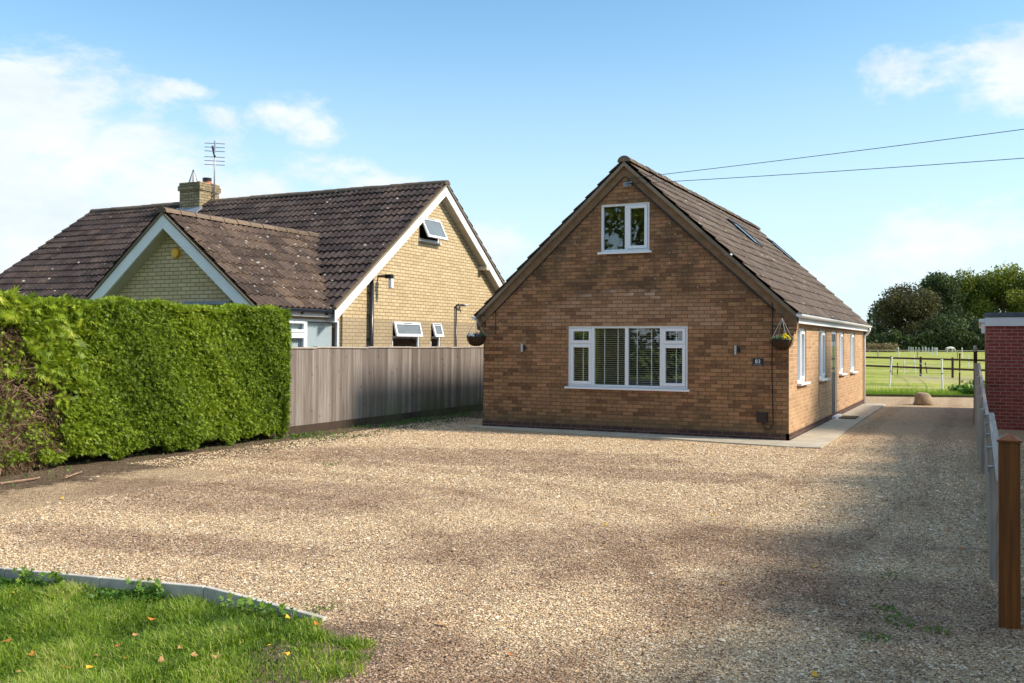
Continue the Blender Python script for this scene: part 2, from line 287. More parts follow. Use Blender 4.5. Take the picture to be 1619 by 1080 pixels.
def patches_and_tracks(t,pos,x,y,c):
    # darker, greyer stone in placed oval patches, random mottling and tyre tracks
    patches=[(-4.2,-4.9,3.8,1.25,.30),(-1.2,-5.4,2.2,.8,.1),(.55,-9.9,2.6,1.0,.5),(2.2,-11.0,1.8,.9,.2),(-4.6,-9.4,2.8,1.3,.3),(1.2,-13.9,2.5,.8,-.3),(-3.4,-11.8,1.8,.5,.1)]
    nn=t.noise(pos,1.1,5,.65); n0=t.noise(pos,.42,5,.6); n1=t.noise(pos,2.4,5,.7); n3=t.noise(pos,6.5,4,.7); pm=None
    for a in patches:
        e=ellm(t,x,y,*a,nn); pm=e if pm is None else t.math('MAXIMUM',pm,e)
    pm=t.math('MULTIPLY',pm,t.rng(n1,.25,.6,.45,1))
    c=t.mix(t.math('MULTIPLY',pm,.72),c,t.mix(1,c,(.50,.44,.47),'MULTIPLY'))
    c=t.mix(t.math('MULTIPLY',t.rng(n0,.50,.68),.35),c,t.mix(1,c,(.62,.54,.52),'MULTIPLY'))
    c=t.mix(t.math('MULTIPLY',t.rng(n3,.56,.74),.5),c,t.mix(1,c,(.55,.46,.40),'MULTIPLY'))
    c=t.mix(t.math('MULTIPLY',t.rng(n1,.45,.30),.30),c,t.mix(1,c,(1.18,1.14,1.02),'MULTIPLY'))
    wob=t.math('MULTIPLY',t.math('SUBTRACT',n0,.5),1.2)
    yy=t.math('MINIMUM',t.math('ADD',y,5.0),0); xc=t.math('ADD',t.math('SUBTRACT',1.75,t.math('MULTIPLY',t.math('MULTIPLY',yy,yy),.021)),t.math('MULTIPLY',wob,.3))
    tr=None
    for off in (-.72,.72):
        dd=t.math('ABSOLUTE',t.math('SUBTRACT',t.math('SUBTRACT',x,xc),off)); e=t.rng(dd,.26,.10); tr=e if tr is None else t.math('MAXIMUM',tr,e)
    X=t.math('SUBTRACT',x,-5.2); Y=t.math('SUBTRACT',y,-14.6); rr=t.math('ADD',t.math('SQRT',t.math('ADD',t.math('MULTIPLY',X,X),t.math('MULTIPLY',Y,Y))),t.math('MULTIPLY',wob,.4))
    for r0 in (5.6,7.1,8.3):
        e=t.rng(t.math('ABSOLUTE',t.math('SUBTRACT',rr,r0)),.28,.08); tr=t.math('MAXIMUM',tr,e)
    tr=t.math('MULTIPLY',tr,t.rng(n1,.3,.6,.25,1))
    c=t.mix(t.math('MULTIPLY',tr,.42),c,t.mix(1,c,(.58,.51,.50),'MULTIPLY'))
    return c,nn,n1
def peb():
    m,t=newmat('gravel_stone'); a=t.new('ShaderNodeAttribute',attribute_name='tint').outputs['Fac']; pos=t.pos(); x,y,z=t.sep(pos)
    c=t.ramp(a,STONE); c,_,_=patches_and_tracks(t,pos,x,y,c); return finish(m,t,c,.85,.2)
m_peb=peb()
def gravel():
    m,t=newmat('tan_gravel'); pos=t.pos(); x,y,z=t.sep(pos)
    wv=t.vmath('ADD',pos,t.vmath('MULTIPLY',t.comb(t.noise(pos,30,2),t.noise(t.vmath('ADD',pos,(5,5,0)),30,2),0),(.03,.03,0)))
    v1=t.vor(wv,60); v2=t.vor(wv,115); r1=t.sep(v1['Color'])[0]; r2=t.sep(v2['Color'])[1]
    n2=t.noise(pos,9,4,.7)
    sel=t.rng(t.sep(v2['Color'])[0],.45,.55)
    f=t.mix(sel,t.comb(r1,r1,r1),t.comb(r2,r2,r2)); f=t.sep(f)[0]
    f=t.math('ADD',t.math('MULTIPLY',f,.95),t.math('MULTIPLY',t.math('SUBTRACT',n2,.5),.55))
    c=t.ramp(f,STONE)
    gap=t.math('MAXIMUM',t.rng(v1['Distance'],.42,.66),t.math('MULTIPLY',t.rng(v2['Distance'],.45,.7),sel))
    c=t.mix(t.math('MULTIPLY',gap,.45),c,(.24,.155,.09))
    # same grey patches, mottling and tyre tracks as on the loose stones
    c,nn,n1b=patches_and_tracks(t,pos,x,y,c)
    # bare earth at the drive mouth and under the hedge / fence
    e1=ellm(t,x,y,.9,-14.6,1.25,.95,.2,nn); e1=t.math('MULTIPLY',e1,t.rng(n2,.25,.6))
    e1=t.math('MAXIMUM',e1,ellm(t,x,y,-.45,-14.3,.75,1.3,.1,nn))
    c=t.mix(t.math('MULTIPLY',e1,.85),c,t.ramp(n2,[(.3,(.17,.115,.075)),(.7,(.31,.22,.155))]))
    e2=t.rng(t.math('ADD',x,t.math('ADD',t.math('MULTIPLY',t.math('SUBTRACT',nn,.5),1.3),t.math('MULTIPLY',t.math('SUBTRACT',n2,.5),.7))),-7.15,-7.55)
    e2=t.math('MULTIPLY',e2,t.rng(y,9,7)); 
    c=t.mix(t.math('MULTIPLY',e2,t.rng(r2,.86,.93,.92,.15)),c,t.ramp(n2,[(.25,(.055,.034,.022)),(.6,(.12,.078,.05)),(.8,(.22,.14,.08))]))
    h=t.math('SUBTRACT',1,v1['Distance']); h=t.math('ADD',h,t.math('MULTIPLY',t.math('SUBTRACT',1,v2['Distance']),.5))
    h=t.math('ADD',h,t.math('MULTIPLY',n2,1.1))
    return finish(m,t,c,.9,.15,t.bump(h,1.0,.02))
m_gravel=gravel()
def field():
    m,t=newmat('paddock_grass'); pos=t.pos(); x,y,z=t.sep(pos)
    n0=t.noise(t.vmath('MULTIPLY',pos,(.12,.30,1)),1,5,.65); n1=t.noise(t.vmath('MULTIPLY',pos,(.7,1.3,1)),1,5,.7); n2=t.noise(pos,14,4,.7)
    f=t.math('ADD',t.math('MULTIPLY',n0,.45),t.math('ADD',t.math('MULTIPLY',n1,.35),t.math('MULTIPLY',n2,.25))); f=t.rng(f,.40,.64,.36,.68,False)
    c=t.ramp(f,[(.38,(.07,.10,.018)),(.45,(.19,.235,.036)),(.52,(.31,.335,.055)),(.58,(.38,.375,.09)),(.66,(.45,.37,.16))])
    edge=t.rng(t.math('ADD',y,t.math('MULTIPLY',t.math('SUBTRACT',n1,.5),4)),22.5,19.5); c=t.mix(t.math('MULTIPLY',edge,.8),c,t.ramp(n2,[(.3,(.035,.075,.01)),(.7,(.10,.19,.02))]))
    tf=t.noise(t.vmath('MULTIPLY',pos,(1.1,.45,1)),1,4,.7); c=t.mix(t.math('MULTIPLY',t.rng(tf,.58,.68),.75),c,(.045,.075,.014))
    tn_=t.noise(t.vmath('MULTIPLY',pos,(.10,.22,1)),1.3,4,.6); c=t.mix(t.math('MULTIPLY',t.rng(tn_,.53,.66),.7),c,(.50,.42,.20))
    bare=t.math('MULTIPLY',t.math('MULTIPLY',t.rng(y,30,36),t.rng(y,48,40)),t.rng(t.math('ADD',x,t.math('MULTIPLY',n0,4)),0,2.5)); c=t.mix(t.math('MULTIPLY',bare,.6),c,(.42,.34,.19))
    return finish(m,t,c,.95,.1,t.bump(t.math('ADD',n1,n2),.6,.05))
m_field=field()
m_under=plain('verge_soil_and_thatch',(.06,.085,.02),.95,.1,.4,12,0,.5)

# ------------------------------------------------------------------ mesh building
def rootloc(o):
    v=Vector((0,0,0))
    while o is not None: v+=o.location; o=o.parent
    return v
FRONT=Matrix(((1,0,0),(0,-1,0),(0,0,1)))      # local (u along, d outward, z) -> world, for walls facing -Y
EAST=Matrix(((0,1,0),(1,0,0),(0,0,1)))        # walls facing +X
class MB:
    def __init__(s,M3=None,org=(0,0,0)): s.v=[];s.f=[];s.uv=[];s.m=M3;s.o=Vector(org)
    def P(s,p):
        p=Vector(p)
        if s.m is not None: p=s.m@p
        return p+s.o
    def poly(s,pts,uv=None):
        i=len(s.v); s.v+= [s.P(p) for p in pts]; s.f.append(list(range(i,i+len(pts))))
        s.uv.append(uv)
    def box(s,a,b,c,d,e,f,uvax=None):
        x0,x1,y0,y1,z0,z1=a,b,c,d,e,f
        p=[(x0,y0,z0),(x1,y0,z0),(x1,y1,z0),(x0,y1,z0),(x0,y0,z1),(x1,y0,z1),(x1,y1,z1),(x0,y1,z1)]
        for q in((3,2,1,0),(4,5,6,7),(0,1,5,4),(1,2,6,5),(2,3,7,6),(3,0,4,7)): s.poly([p[k] for k in q])
    def hexa(s,p):   # 8 arbitrary corners: bottom 4, top 4
        for q in((3,2,1,0),(4,5,6,7),(0,1,5,4),(1,2,6,5),(2,3,7,6),(3,0,4,7)): s.poly([p[k] for k in q])
    def tube(s,pts,r,n=8,cap=True,r2=None):
        pts=[Vector(p) for p in pts]; rings=[]
        for i,p in enumerate(pts):
            d=(pts[min(i+1,len(pts)-1)]-pts[max(i-1,0)]).normalized()
            a=d.orthogonal().normalized() if i==0 else (a-d*a.dot(d)).normalized()
            b=d.cross(a); rr=r if r2 is None else r+(r2-r)*i/(len(pts)-1)
            if isinstance(r,(list,tuple)): rr=r[i]
            rings.append([p+(a*math.cos(2*math.pi*k/n)+b*math.sin(2*math.pi*k/n))*rr for k in range(n)])
        for A,B in zip(rings,rings[1:]):
            for k in range(n): s.poly([A[k],A[(k+1)%n],B[(k+1)%n],B[k]])
        if cap: s.poly(rings[0][::-1]); s.poly(rings[-1])
    def lathe(s,c,prof,n=20,axis='z'):
        c=Vector(c); R_=[]
        for r,h in prof:
            ring=[]
            for k in range(n):
                a=2*math.pi*k/n
                ring.append(c+(Vector((r*math.cos(a),r*math.sin(a),h)) if axis=='z' else Vector((r*math.cos(a),h,r*math.sin(a)))))
            R_.append(ring)
        for A,B in zip(R_,R_[1:]):
            for k in range(n): s.poly([A[k],A[(k+1)%n],B[(k+1)%n],B[k]])
    def build(s,name,mat,parent=None,bevel=0,smooth=False,fixn=True,uvmode='box'):
        me=bpy.data.meshes.new(name); off=rootloc(parent)
        me.from_pydata([tuple(v-off) for v in s.v],[],s.f); 
        ul=me.uv_layers.new(name='UVMap'); 
        for pi,po in enumerate(me.polygons):
            us=s.uv[pi]
            if us is None:
                n=po.normal; 
                for li in po.loop_indices:
                    c=me.vertices[me.loops[li].vertex_index].co+off
                    if abs(n.x)>.6: q=(c.y,c.z)
                    elif abs(n.y)>.6: q=(c.x,c.z)
                    else: q=(c.x,c.y)
                    ul.data[li].uv=q
            else:
                for li,q in zip(po.loop_indices,us): ul.data[li].uv=q
        if fixn:
            bm=bmesh.new(); bm.from_mesh(me); bmesh.ops.remove_doubles(bm,verts=bm.verts,dist=1e-5); bmesh.ops.recalc_face_normals(bm,faces=bm.faces); bm.to_mesh(me); bm.free()
        if smooth:
            for p in me.polygons: p.use_smooth=True
        me.materials.append(mat)
        o=bpy.data.objects.new(name,me); col.objects.link(o); o.parent=parent
        if bevel:
            b=o.modifiers.new('bevel','BEVEL'); b.width=bevel; b.segments=2; b.limit_method='ANGLE'; b.angle_limit=R(50)
        return o
def tag(o,label=None,cat=None,group=None,kind=None):
    if label:o['label']=label
    if cat:o['category']=cat
    if group:o['group']=group
    if kind:o['kind']=kind
    return o
def empty(name,loc,label,cat,group=None):
    o=bpy.data.objects.new(name,None); o.location=loc; o.empty_display_size=.2; col.objects.link(o); bpy.context.view_layer.update(); return tag(o,label,cat,group)
def copy_tree(o,parent=None):
    c=o.copy(); col.objects.link(c); c.parent=parent
    for ch in [k for k in o.children]: copy_tree(ch,c)
    return c
def npmesh(name,V,F,mat,parent=None,tint=None,smooth=False):
    me=bpy.data.meshes.new(name); V=np.asarray(V,dtype=np.float32)
    if parent is not None: V=V-np.array(rootloc(parent),dtype=np.float32)
    F=np.asarray(F,dtype=np.int32); k=F.shape[1]
    me.vertices.add(len(V)); me.vertices.foreach_set('co',V.ravel())
    me.loops.add(F.size); me.loops.foreach_set('vertex_index',F.ravel())
    me.polygons.add(len(F)); me.polygons.foreach_set('loop_start',np.arange(0,F.size,k,dtype=np.int32)); me.polygons.foreach_set('loop_total',np.full(len(F),k,dtype=np.int32))
    if tint is not None:
        a=me.attributes.new('tint','FLOAT','FACE'); a.data.foreach_set('value',np.asarray(tint,dtype=np.float32))
    me.update(calc_edges=True); me.validate()
    if smooth: me.polygons.foreach_set('use_smooth',[True]*len(F))
    me.materials.append(mat); o=bpy.data.objects.new(name,me); col.objects.link(o); o.parent=parent; return o

def gpix(xx,yy,z=0):
    d=rt2*((xx-809.5)/1497.04)-up2*((yy-540+19.65)/1497.04)+fw; k=(z-CP.z)/d.z; return CP+d*k
# ------------------------------------------------------------------ ground sheets
mb=MB(); mb.poly([(-900,-12,-.02),(900,-12,-.02),(900,1500,-.02),(-900,1500,-.02)]); mb.poly([(-900,-400,-.2),(900,-400,-.2),(900,-12,-.2),(-900,-12,-.2)]); tag(mb.build('ground',m_field,fixn=False),kind='structure')
def edgeY(x): return 17.3+(x+.46)*.354
mb=MB(); kx=[-9.3,-3.76,-2.9,-1.95,-1.69,-.64]; ky=[-14.02,-13.15,-13.01,-12.84,-12.89,-13.08]
for x0_,y0_,x1_,y1_ in zip(kx,ky,kx[1:],ky[1:]): mb.poly([(x0_,y0_,0),(x1_,y1_,0),(x1_,edgeY(x1_)-.05,0),(x0_,edgeY(x0_)-.05,0)])
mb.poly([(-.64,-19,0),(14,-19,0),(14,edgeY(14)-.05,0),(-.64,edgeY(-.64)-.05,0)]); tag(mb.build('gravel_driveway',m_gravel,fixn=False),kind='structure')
# road behind the viewpoint, seen mirrored in the windows
mb=MB(); mb.poly([(-80,-29,-.1),(80,-29,-.1),(80,-23,-.1),(-80,-23,-.1)]); tag(mb.build('road',plain('asphalt',(.055,.055,.058),.9,.2,.2,3),fixn=False),kind='structure')
# concrete apron in front of and beside the bungalow
mb=MB()
for a in [(-6.75,-.2,-.30,-.9)]:
    pass
front=[(-6.7,-.22),(-6.0,-.42),(-4.8,-.50),(-3.4,-.62),(-2.2,-.60),(-1.2,-.78),(-.3,-.90),(.22,-.96),(.70,-.86)]
xs=[p[0] for p in front]
for (x0,y0),(x1,y1) in zip(front,front[1:]):
    xx0,xx1=x0,min(x1,.0) if x0<0 else x1
    mb.hexa([(x0,y0,-.05),(x1,y1,-.05),(x1,.05,-.05),(x0,.05,-.05),(x0,y0,.022),(x1,y1,.022),(x1,.05,.03),(x0,.05,.03)])
mb.hexa([(-.02,.05,-.05),(.70,.05,-.05),(.66,6.6,-.05),(-.02,6.6,-.05),(-.02,.05,.03),(.70,.05,.026),(.66,6.6,.026),(-.02,6.6,.03)])
mb.hexa([(-.02,6.62,-.05),(.66,6.62,-.05),(.63,12.7,-.05),(-.02,12.7,-.05),(-.02,6.62,.03),(.66,6.62,.026),(.63,12.7,.026),(-.02,12.7,.03)])
tag(mb.build('concrete_path',m_conc),kind='structure')
# timber edging to the paddock
mb=MB(); mb.hexa([(-9.3,edgeY(-9.3),-.1),(3.2,edgeY(3.2),-.1),(3.2,edgeY(3.2)+.05,-.1),(-9.3,edgeY(-9.3)+.05,-.1),(-9.3,edgeY(-9.3),.08),(3.2,edgeY(3.2),.08),(3.2,edgeY(3.2)+.05,.08),(-9.3,edgeY(-9.3)+.05,.08)])
tag(mb.build('timber_edging',m_grav),'weathered timber edging board between the gravel drive and the paddock','edging')

# ------------------------------------------------------------------ wall with openings
def wall(mb,u0,u1,z0,topf,breaks,holes,d=0,reveal=.09):
    us=sorted(set([u0,u1]+[b for b in breaks if u0<b<u1]+[h[0] for h in holes]+[h[1] for h in holes]))
    for a,b in zip(us,us[1:]):
        hs=sorted([h for h in holes if h[0]<=a+1e-6 and h[1]>=b-1e-6],key=lambda h:h[2]); z=z0
        for h in hs:
            mb.poly([(a,d,z),(b,d,z),(b,d,h[2]),(a,d,h[2])],[(a,z),(b,z),(b,h[2]),(a,h[2])]); z=h[3]
        ta,tb=topf(a),topf(b)
        mb.poly([(a,d,z),(b,d,z),(b,d,tb),(a,d,ta)],[(a,z),(b,z),(b,tb),(a,ta)])
    for a,b,c,e in holes:
        for q,uu in (([(a,d,c),(a,d-reveal,c),(a,d-reveal,e),(a,d,e)],[(0,c),(reveal,c),(reveal,e),(0,e)]),([(b,d,c),(b,d-reveal,c),(b,d-reveal,e),(b,d,e)],[(0,c),(reveal,c),(reveal,e),(0,e)]),
                     ([(a,d,e),(b,d,e),(b,d-reveal,e),(a,d-reveal,e)],[(a,e),(b,e),(b,e-.02),(a,e-.02)]),([(a,d,c),(b,d,c),(b,d-reveal,c),(a,d-reveal,c)],[(a,c),(b,c),(b,c-.02),(a,c-.02)])):
            mb.poly(q,uu)
def room(mb,u0,u1,z0,z1,d0,depth):
    u0-=.3;u1+=.3;z1+=.1;z0=max(.05,z0-.8)
    e=d0-depth
    mb.poly([(u0,e,z0),(u1,e,z0),(u1,e,z1),(u0,e,z1)]); mb.poly([(u0,d0,z0),(u0,e,z0),(u0,e,z1),(u0,d0,z1)]); mb.poly([(u1,d0,z0),(u1,e,z0),(u1,e,z1),(u1,d0,z1)])
    mb.poly([(u0,d0,z0),(u1,d0,z0),(u1,e,z0),(u0,e,z0)]); mb.poly([(u0,d0,z1),(u1,d0,z1),(u1,e,z1),(u0,e,z1)])
def border(mb,u0,u1,z0,z1,w,d0,d1):
    mb.box(u0,u0+w,d0,d1,z0,z1); mb.box(u1-w,u1,d0,d1,z0,z1); mb.box(u0+w,u1-w,d0,d1,z0,z0+w); mb.box(u0+w,u1-w,d0,d1,z1-w,z1)
def window(parent,M3,org,u0,u1,z0,z1,cells,d=-.03,fw_=.05,sill=True,blind=None,glass=None,sillout=.06):
    """cells: (a,b,c,e,opening) in metres"""
    f=MB(M3,org); border(f,u0,u1,z0,z1,fw_,d-.07,d)
    cs=set()
    for a,b,c,e,o in cells:      # mullions / transoms where cells do not touch the frame
        if a>u0+fw_+.005 and ('u',round(a,3)) not in cs: cs.add(('u',round(a,3))); 
    fo=f.build('window',m_white,parent,.003)
    g=MB(M3,org); s=MB(M3,org); has=False
    for a,b,c,e,o in cells:
        if o:
            s=MB(M3,org); border(s,a,b,c,e,.058,d-.05,d+.014); s.build('sash',m_white,fo,.004); g.box(a+.058,b-.058,d-.03,d-.024,c+.058,e-.058)
        else: g.box(a,b,d-.04,d-.034,c,e)
    g.build('pane',glass or m_glass,fo,fixn=True)
    if sill:
        q=MB(M3,org); q.box(u0-.05,u1+.05,d-.07,sillout,z0-.045,z0-.002); q.build('sill',m_white,fo,.004)
    return fo
def mull(parent_win,M3,org,boxes):
    for b in boxes:
        f=MB(M3,org); f.box(*b); f.build('mullion',m_white,parent_win,.003)

# ------------------------------------------------------------------ roof tiles
def rooftiles(mb,E0,along,upv,length,nrow,gauge,pitch,amp,step=.028,prof=1.0,startf=None,endf=None,seed=1,ns=8,sag=.012,lip=.03):
    """E0 eave start; along unit; upv unit up-slope; outward normal computed"""
    rg=random.Random(seed); along=Vector(along); upv=Vector(upv); nrm=along.cross(upv); 
    if nrm.z<0: nrm=-nrm
    nrm.normalize(); E0=Vector(E0)
    for i in range(nrow):
        s0=i*gauge; s1=(i+1)*gauge+.03
        a0=startf(s0) if startf else 0; a1=endf(s0) if endf else length
        if a1-a0<.1: continue
        n=max(2,int((a1-a0)/pitch*ns)); jit=rg.uniform(-.004,.004); shift=rg.uniform(-.02,.02)*pitch
        L0=[];L1=[];L2=[];U=[]
        tid=None
        for k in range(n+1):
            a=a0+(a1-a0)*k/n; ph=(a+shift)/pitch
            hh=amp*(max(0,.5+.5*math.cos(2*math.pi*ph))**prof)
            ti=math.floor(ph/2); rr=random.Random(ti*131+i*17+seed); dz=rr.uniform(-.004,.005); ds=rr.uniform(-.007,.007)
            sg=sag*math.sin(a*.9+i*.4)*math.sin(s0*.8)
            b=E0+along*a+nrm*(hh+dz+sg)
            L0.append(b+upv*(s0+ds+jit)+nrm*(step-lip)); L1.append(b+upv*(s0+ds+jit)+nrm*step); L2.append(E0+along*a+nrm*(hh+sg)+upv*s1); U.append(ph)
        for k in range(n):
            u0,u1=U[k],U[k+1]
            mb.poly([L0[k],L0[k+1],L1[k+1],L1[k]],[(u0,i+.02),(u1,i+.02),(u1,i+.05),(u0,i+.05)])
            mb.poly([L1[k],L1[k+1],L2[k+1],L2[k]],[(u0,i+.05),(u1,i+.05),(u1,i+.95),(u0,i+.95)])
def ridge(mb,A,B,r,seg=.42,seed=3,n=8):
    A=Vector(A);B=Vector(B);d=(B-A);L=d.length;d.normalize();s=d.cross(Vector((0,0,1))).normalized();rg=random.Random(seed);k=int(L/seg)
    for i in range(k):
        a=A+d*(L*i/k); b=A+d*(L*(i+1)/k-.012); j=rg.uniform(-.008,.008)
        for (P,rr),(Q,r2) in [((a,r*1.06),(b,r))]:
            ra=[P+s*rr*math.cos(math.pi*t_/n)*1.15+Vector((0,0,rr*math.sin(math.pi*t_/n)-.05+j)) for t_ in range(n+1)]
            rb=[Q+s*r2*math.cos(math.pi*t_/n)*1.15+Vector((0,0,r2*math.sin(math.pi*t_/n)-.05+j)) for t_ in range(n+1)]
            for t_ in range(n): mb.poly([ra[t_],ra[t_+1],rb[t_+1],rb[t_]])
            mb.poly(ra); mb.poly(rb[::-1])

# ================================================================== MAIN BUNGALOW
W,D=6.45,12.45; XR=-W/2; ZE=2.42; ZR=5.52       # ZE eave height at x=+.14 / -W-.14
SL=(ZR-ZE)/(W/2+.14)
house=empty('brick_bungalow',(-W/2,D/2,0),'brown brick dormer bungalow with white windows and the number 83 on its front','house')
def gtop(x): return ZR-.12-SL*abs(x-XR)
wb=(-4.47,-1.93,.93,2.18); wu=(-3.755,-2.715,3.68,4.66)
mb=MB(FRONT); wall(mb,-W,0,.15,gtop,[XR],[wb,wu]); mb.build('front_wall',m_brick,house,fixn=False)
es=[(.93,1.97,1.06,2.14),(3.70,4.80,1.05,2.14),(5.68,6.62,.10,2.14),(7.02,7.98,1.08,2.14),(9.30,10.42,1.07,2.14)]
def etop(y): return 2.36
mb=MB(EAST); wall(mb,0,D,.15,etop,[],es); mb.build('side_wall',m_brick_e,house,fixn=False)
mb=MB(); mb.poly([(-W,0,0),(-W,D,0),(-W,D,2.4),(-W,0,2.4)],[(0,0),(D,0),(D,2.4),(0,2.4)]); mb.build('side_wall',m_brick,house,fixn=False)
mb=MB(); mb.poly([(-W,D,0),(0,D,0),(0,D,gtop(0)),(XR,D,gtop(XR)),(-W,D,gtop(-W))],[(0,0),(W,0),(W,2.4),(W/2,5.4),(0,2.4)]); mb.build('rear_wall',m_brick,house,fixn=False)
mb=MB(FRONT); mb.box(-W-.012,.012,-.05,.012,-.05,.15); 
mb2=MB(EAST); mb2.box(-.012,D,-.05,.0125,-.05,.15); mb.v+=mb2.v; n0=len(mb.v)-len(mb2.v); mb.f+=[[i+n0 for i in f] for f in mb2.f]; mb.uv+=mb2.uv
mb.build('plinth',m_plinth,house,fixn=False)
# rooms
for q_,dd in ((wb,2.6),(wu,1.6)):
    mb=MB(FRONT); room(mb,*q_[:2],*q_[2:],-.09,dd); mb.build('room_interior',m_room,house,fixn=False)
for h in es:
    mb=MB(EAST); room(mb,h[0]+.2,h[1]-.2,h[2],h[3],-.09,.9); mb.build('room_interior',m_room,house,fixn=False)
# big front window
u0,u1,z0,z1=wb; fwid=.055
c1=u0+.54; c4=u1-.54; cmid=(u0+u1)/2; zt=z1-.38
win=window(house,FRONT,(0,0,0),u0,u1,z0,z1,[(u0+.055,c1-.025,zt+.025,z1-.055,1),(u0+.055,c1-.025,z0+.055,zt-.005,1),(c1+.035,cmid-.035,z0+.055,z1-.055,0),(cmid+.035,c4-.035,z0+.055,z1-.055,0),(c4+.025,u1-.055,zt+.025,z1-.055,1),(c4+.025,u1-.055,z0+.055,zt-.005,1)])
win['label']='wide front window with venetian blinds and four small opening lights'
mull(win,FRONT,(0,0,0),[(c1-.025,c1+.035,-.098,-.0315,z0+.05,z1-.05),(cmid-.035,cmid+.035,-.098,-.0315,z0+.05,z1-.05),(c4-.035,c4+.025,-.098,-.0315,z0+.05,z1-.05),(u0+.05,c1-.025,-.098,-.0315,zt-.005,zt+.025),(c4+.025,u1-.05,-.098,-.0315,zt-.005,zt+.025)])
b=MB(FRONT); zz=z0+.07
while zz<z1-.05:
    b.hexa([(u0+.06,-.165,zz-.008),(u1-.06,-.165,zz-.008),(u1-.06,-.12,zz+.004),(u0+.06,-.12,zz+.004),(u0+.06,-.165,zz-.005),(u1-.06,-.165,zz-.005),(u1-.06,-.12,zz+.007),(u0+.06,-.12,zz+.007)]); zz+=.043
bl=b.build('venetian_blind',m_slat,win); b=MB(FRONT)
for uu in (u0+.30,c1+.23,c1+.52,cmid+.20,cmid+.50,u1-.26): b.box(uu-.011,uu+.011,-.118,-.115,z0+.06,z1-.06)
b.build('blind_tape',m_tape,win)
u0,u1,z0,z1=wu; cm_=(u0+u1)/2+.02
win=window(house,FRONT,(0,0,0),u0,u1,z0,z1,[(u0+.055,cm_-.03,z0+.055,z1-.055,0),(cm_+.03,u1-.055,z0+.055,z1-.055,1)])
win['label']='upper two-light window in the gable reflecting dark trees'
mull(win,FRONT,(0,0,0),[(cm_-.03,cm_+.03,-.098,-.0315,z0+.05,z1-.05)])
for i,(a,b_,c,e) in enumerate(es):
    if i==2: continue
    m_=(a+b_)/2
    win=window(house,EAST,(0,0,0),a,b_,c,e,[(a+.055,m_-.03,c+.055,e-.055,0),(m_+.03,b_-.055,c+.055,e-.055,1)],sillout=.085)
    mull(win,EAST,(0,0,0),[(m_-.03,m_+.03,-.098,-.0315,c+.05,e-.05)])
    q=MB(EAST); yy=a+.08
    while yy<b_-.06: q.box(yy,yy+.075,-.17,-.165,c+.06,e-.06); yy+=.089
    q.build('blind',m_vblind,win)
# side door
a,b_,c,e=es[2]; q=MB(EAST); q.box(a,a+.06,-.09,-.02,c,e); q.box(b_-.06,b_,-.09,-.02,c,e); q.box(a+.06,b_-.06,-.09,-.02,e-.06,e); dr=q.build('door',m_white,house,.003)
q=MB(EAST); q.box(a+.06,b_-.06,-.075,-.035,c+.03,e-.06); q.box(a+.22,b_-.22,-.035,-.025,c+.25,c+.85); q.build('door_leaf',m_slate,dr,.004)
q=MB(EAST); q.box(a+.2,a+.36,-.034,-.028,c+1.05,e-.25); q.box(a+.58,a+.74,-.034,-.028,c+1.05,e-.25); q.build('pane',m_glass,dr)
q=MB(EAST); q.tube([(b_-.12,.0,c+.98),(b_-.24,.0,c+.98)],.01); q.tube([(b_-.12,-.035,c+.98),(b_-.12,.0,c+.98)],.01); q.build('handle',m_steel,dr)
q=MB(EAST); q.box(a-.03,b_+.03,-.09,.10,c-.07,c-.004); q.build('threshold',m_white,dr,.005)
# roof
LS=math.hypot(W/2+.14,ZR-ZE); cs,sn=(W/2+.14)/LS,(ZR-ZE)/LS; NR=13; GA=LS/NR
for sgn in (1,-1):
    mb=MB(); ex=XR+sgn*(W/2+.17)
    rooftiles(mb,(ex,-.10,ZE-.03),(0,1,0),(-sgn*cs,0,sn),D+.22,NR,GA,.165,.019,step=.030,prof=2.2,seed=5+sgn,ns=7,lip=.034)
    rf=mb.build('roof',m_tile_m,house,fixn=False)
mb=MB(); ridge(mb,(XR,-.10,ZR+.015),(XR,D+.12,ZR+.015),.115,seed=9); mb.build('ridge_tiles',m_ridge,house)
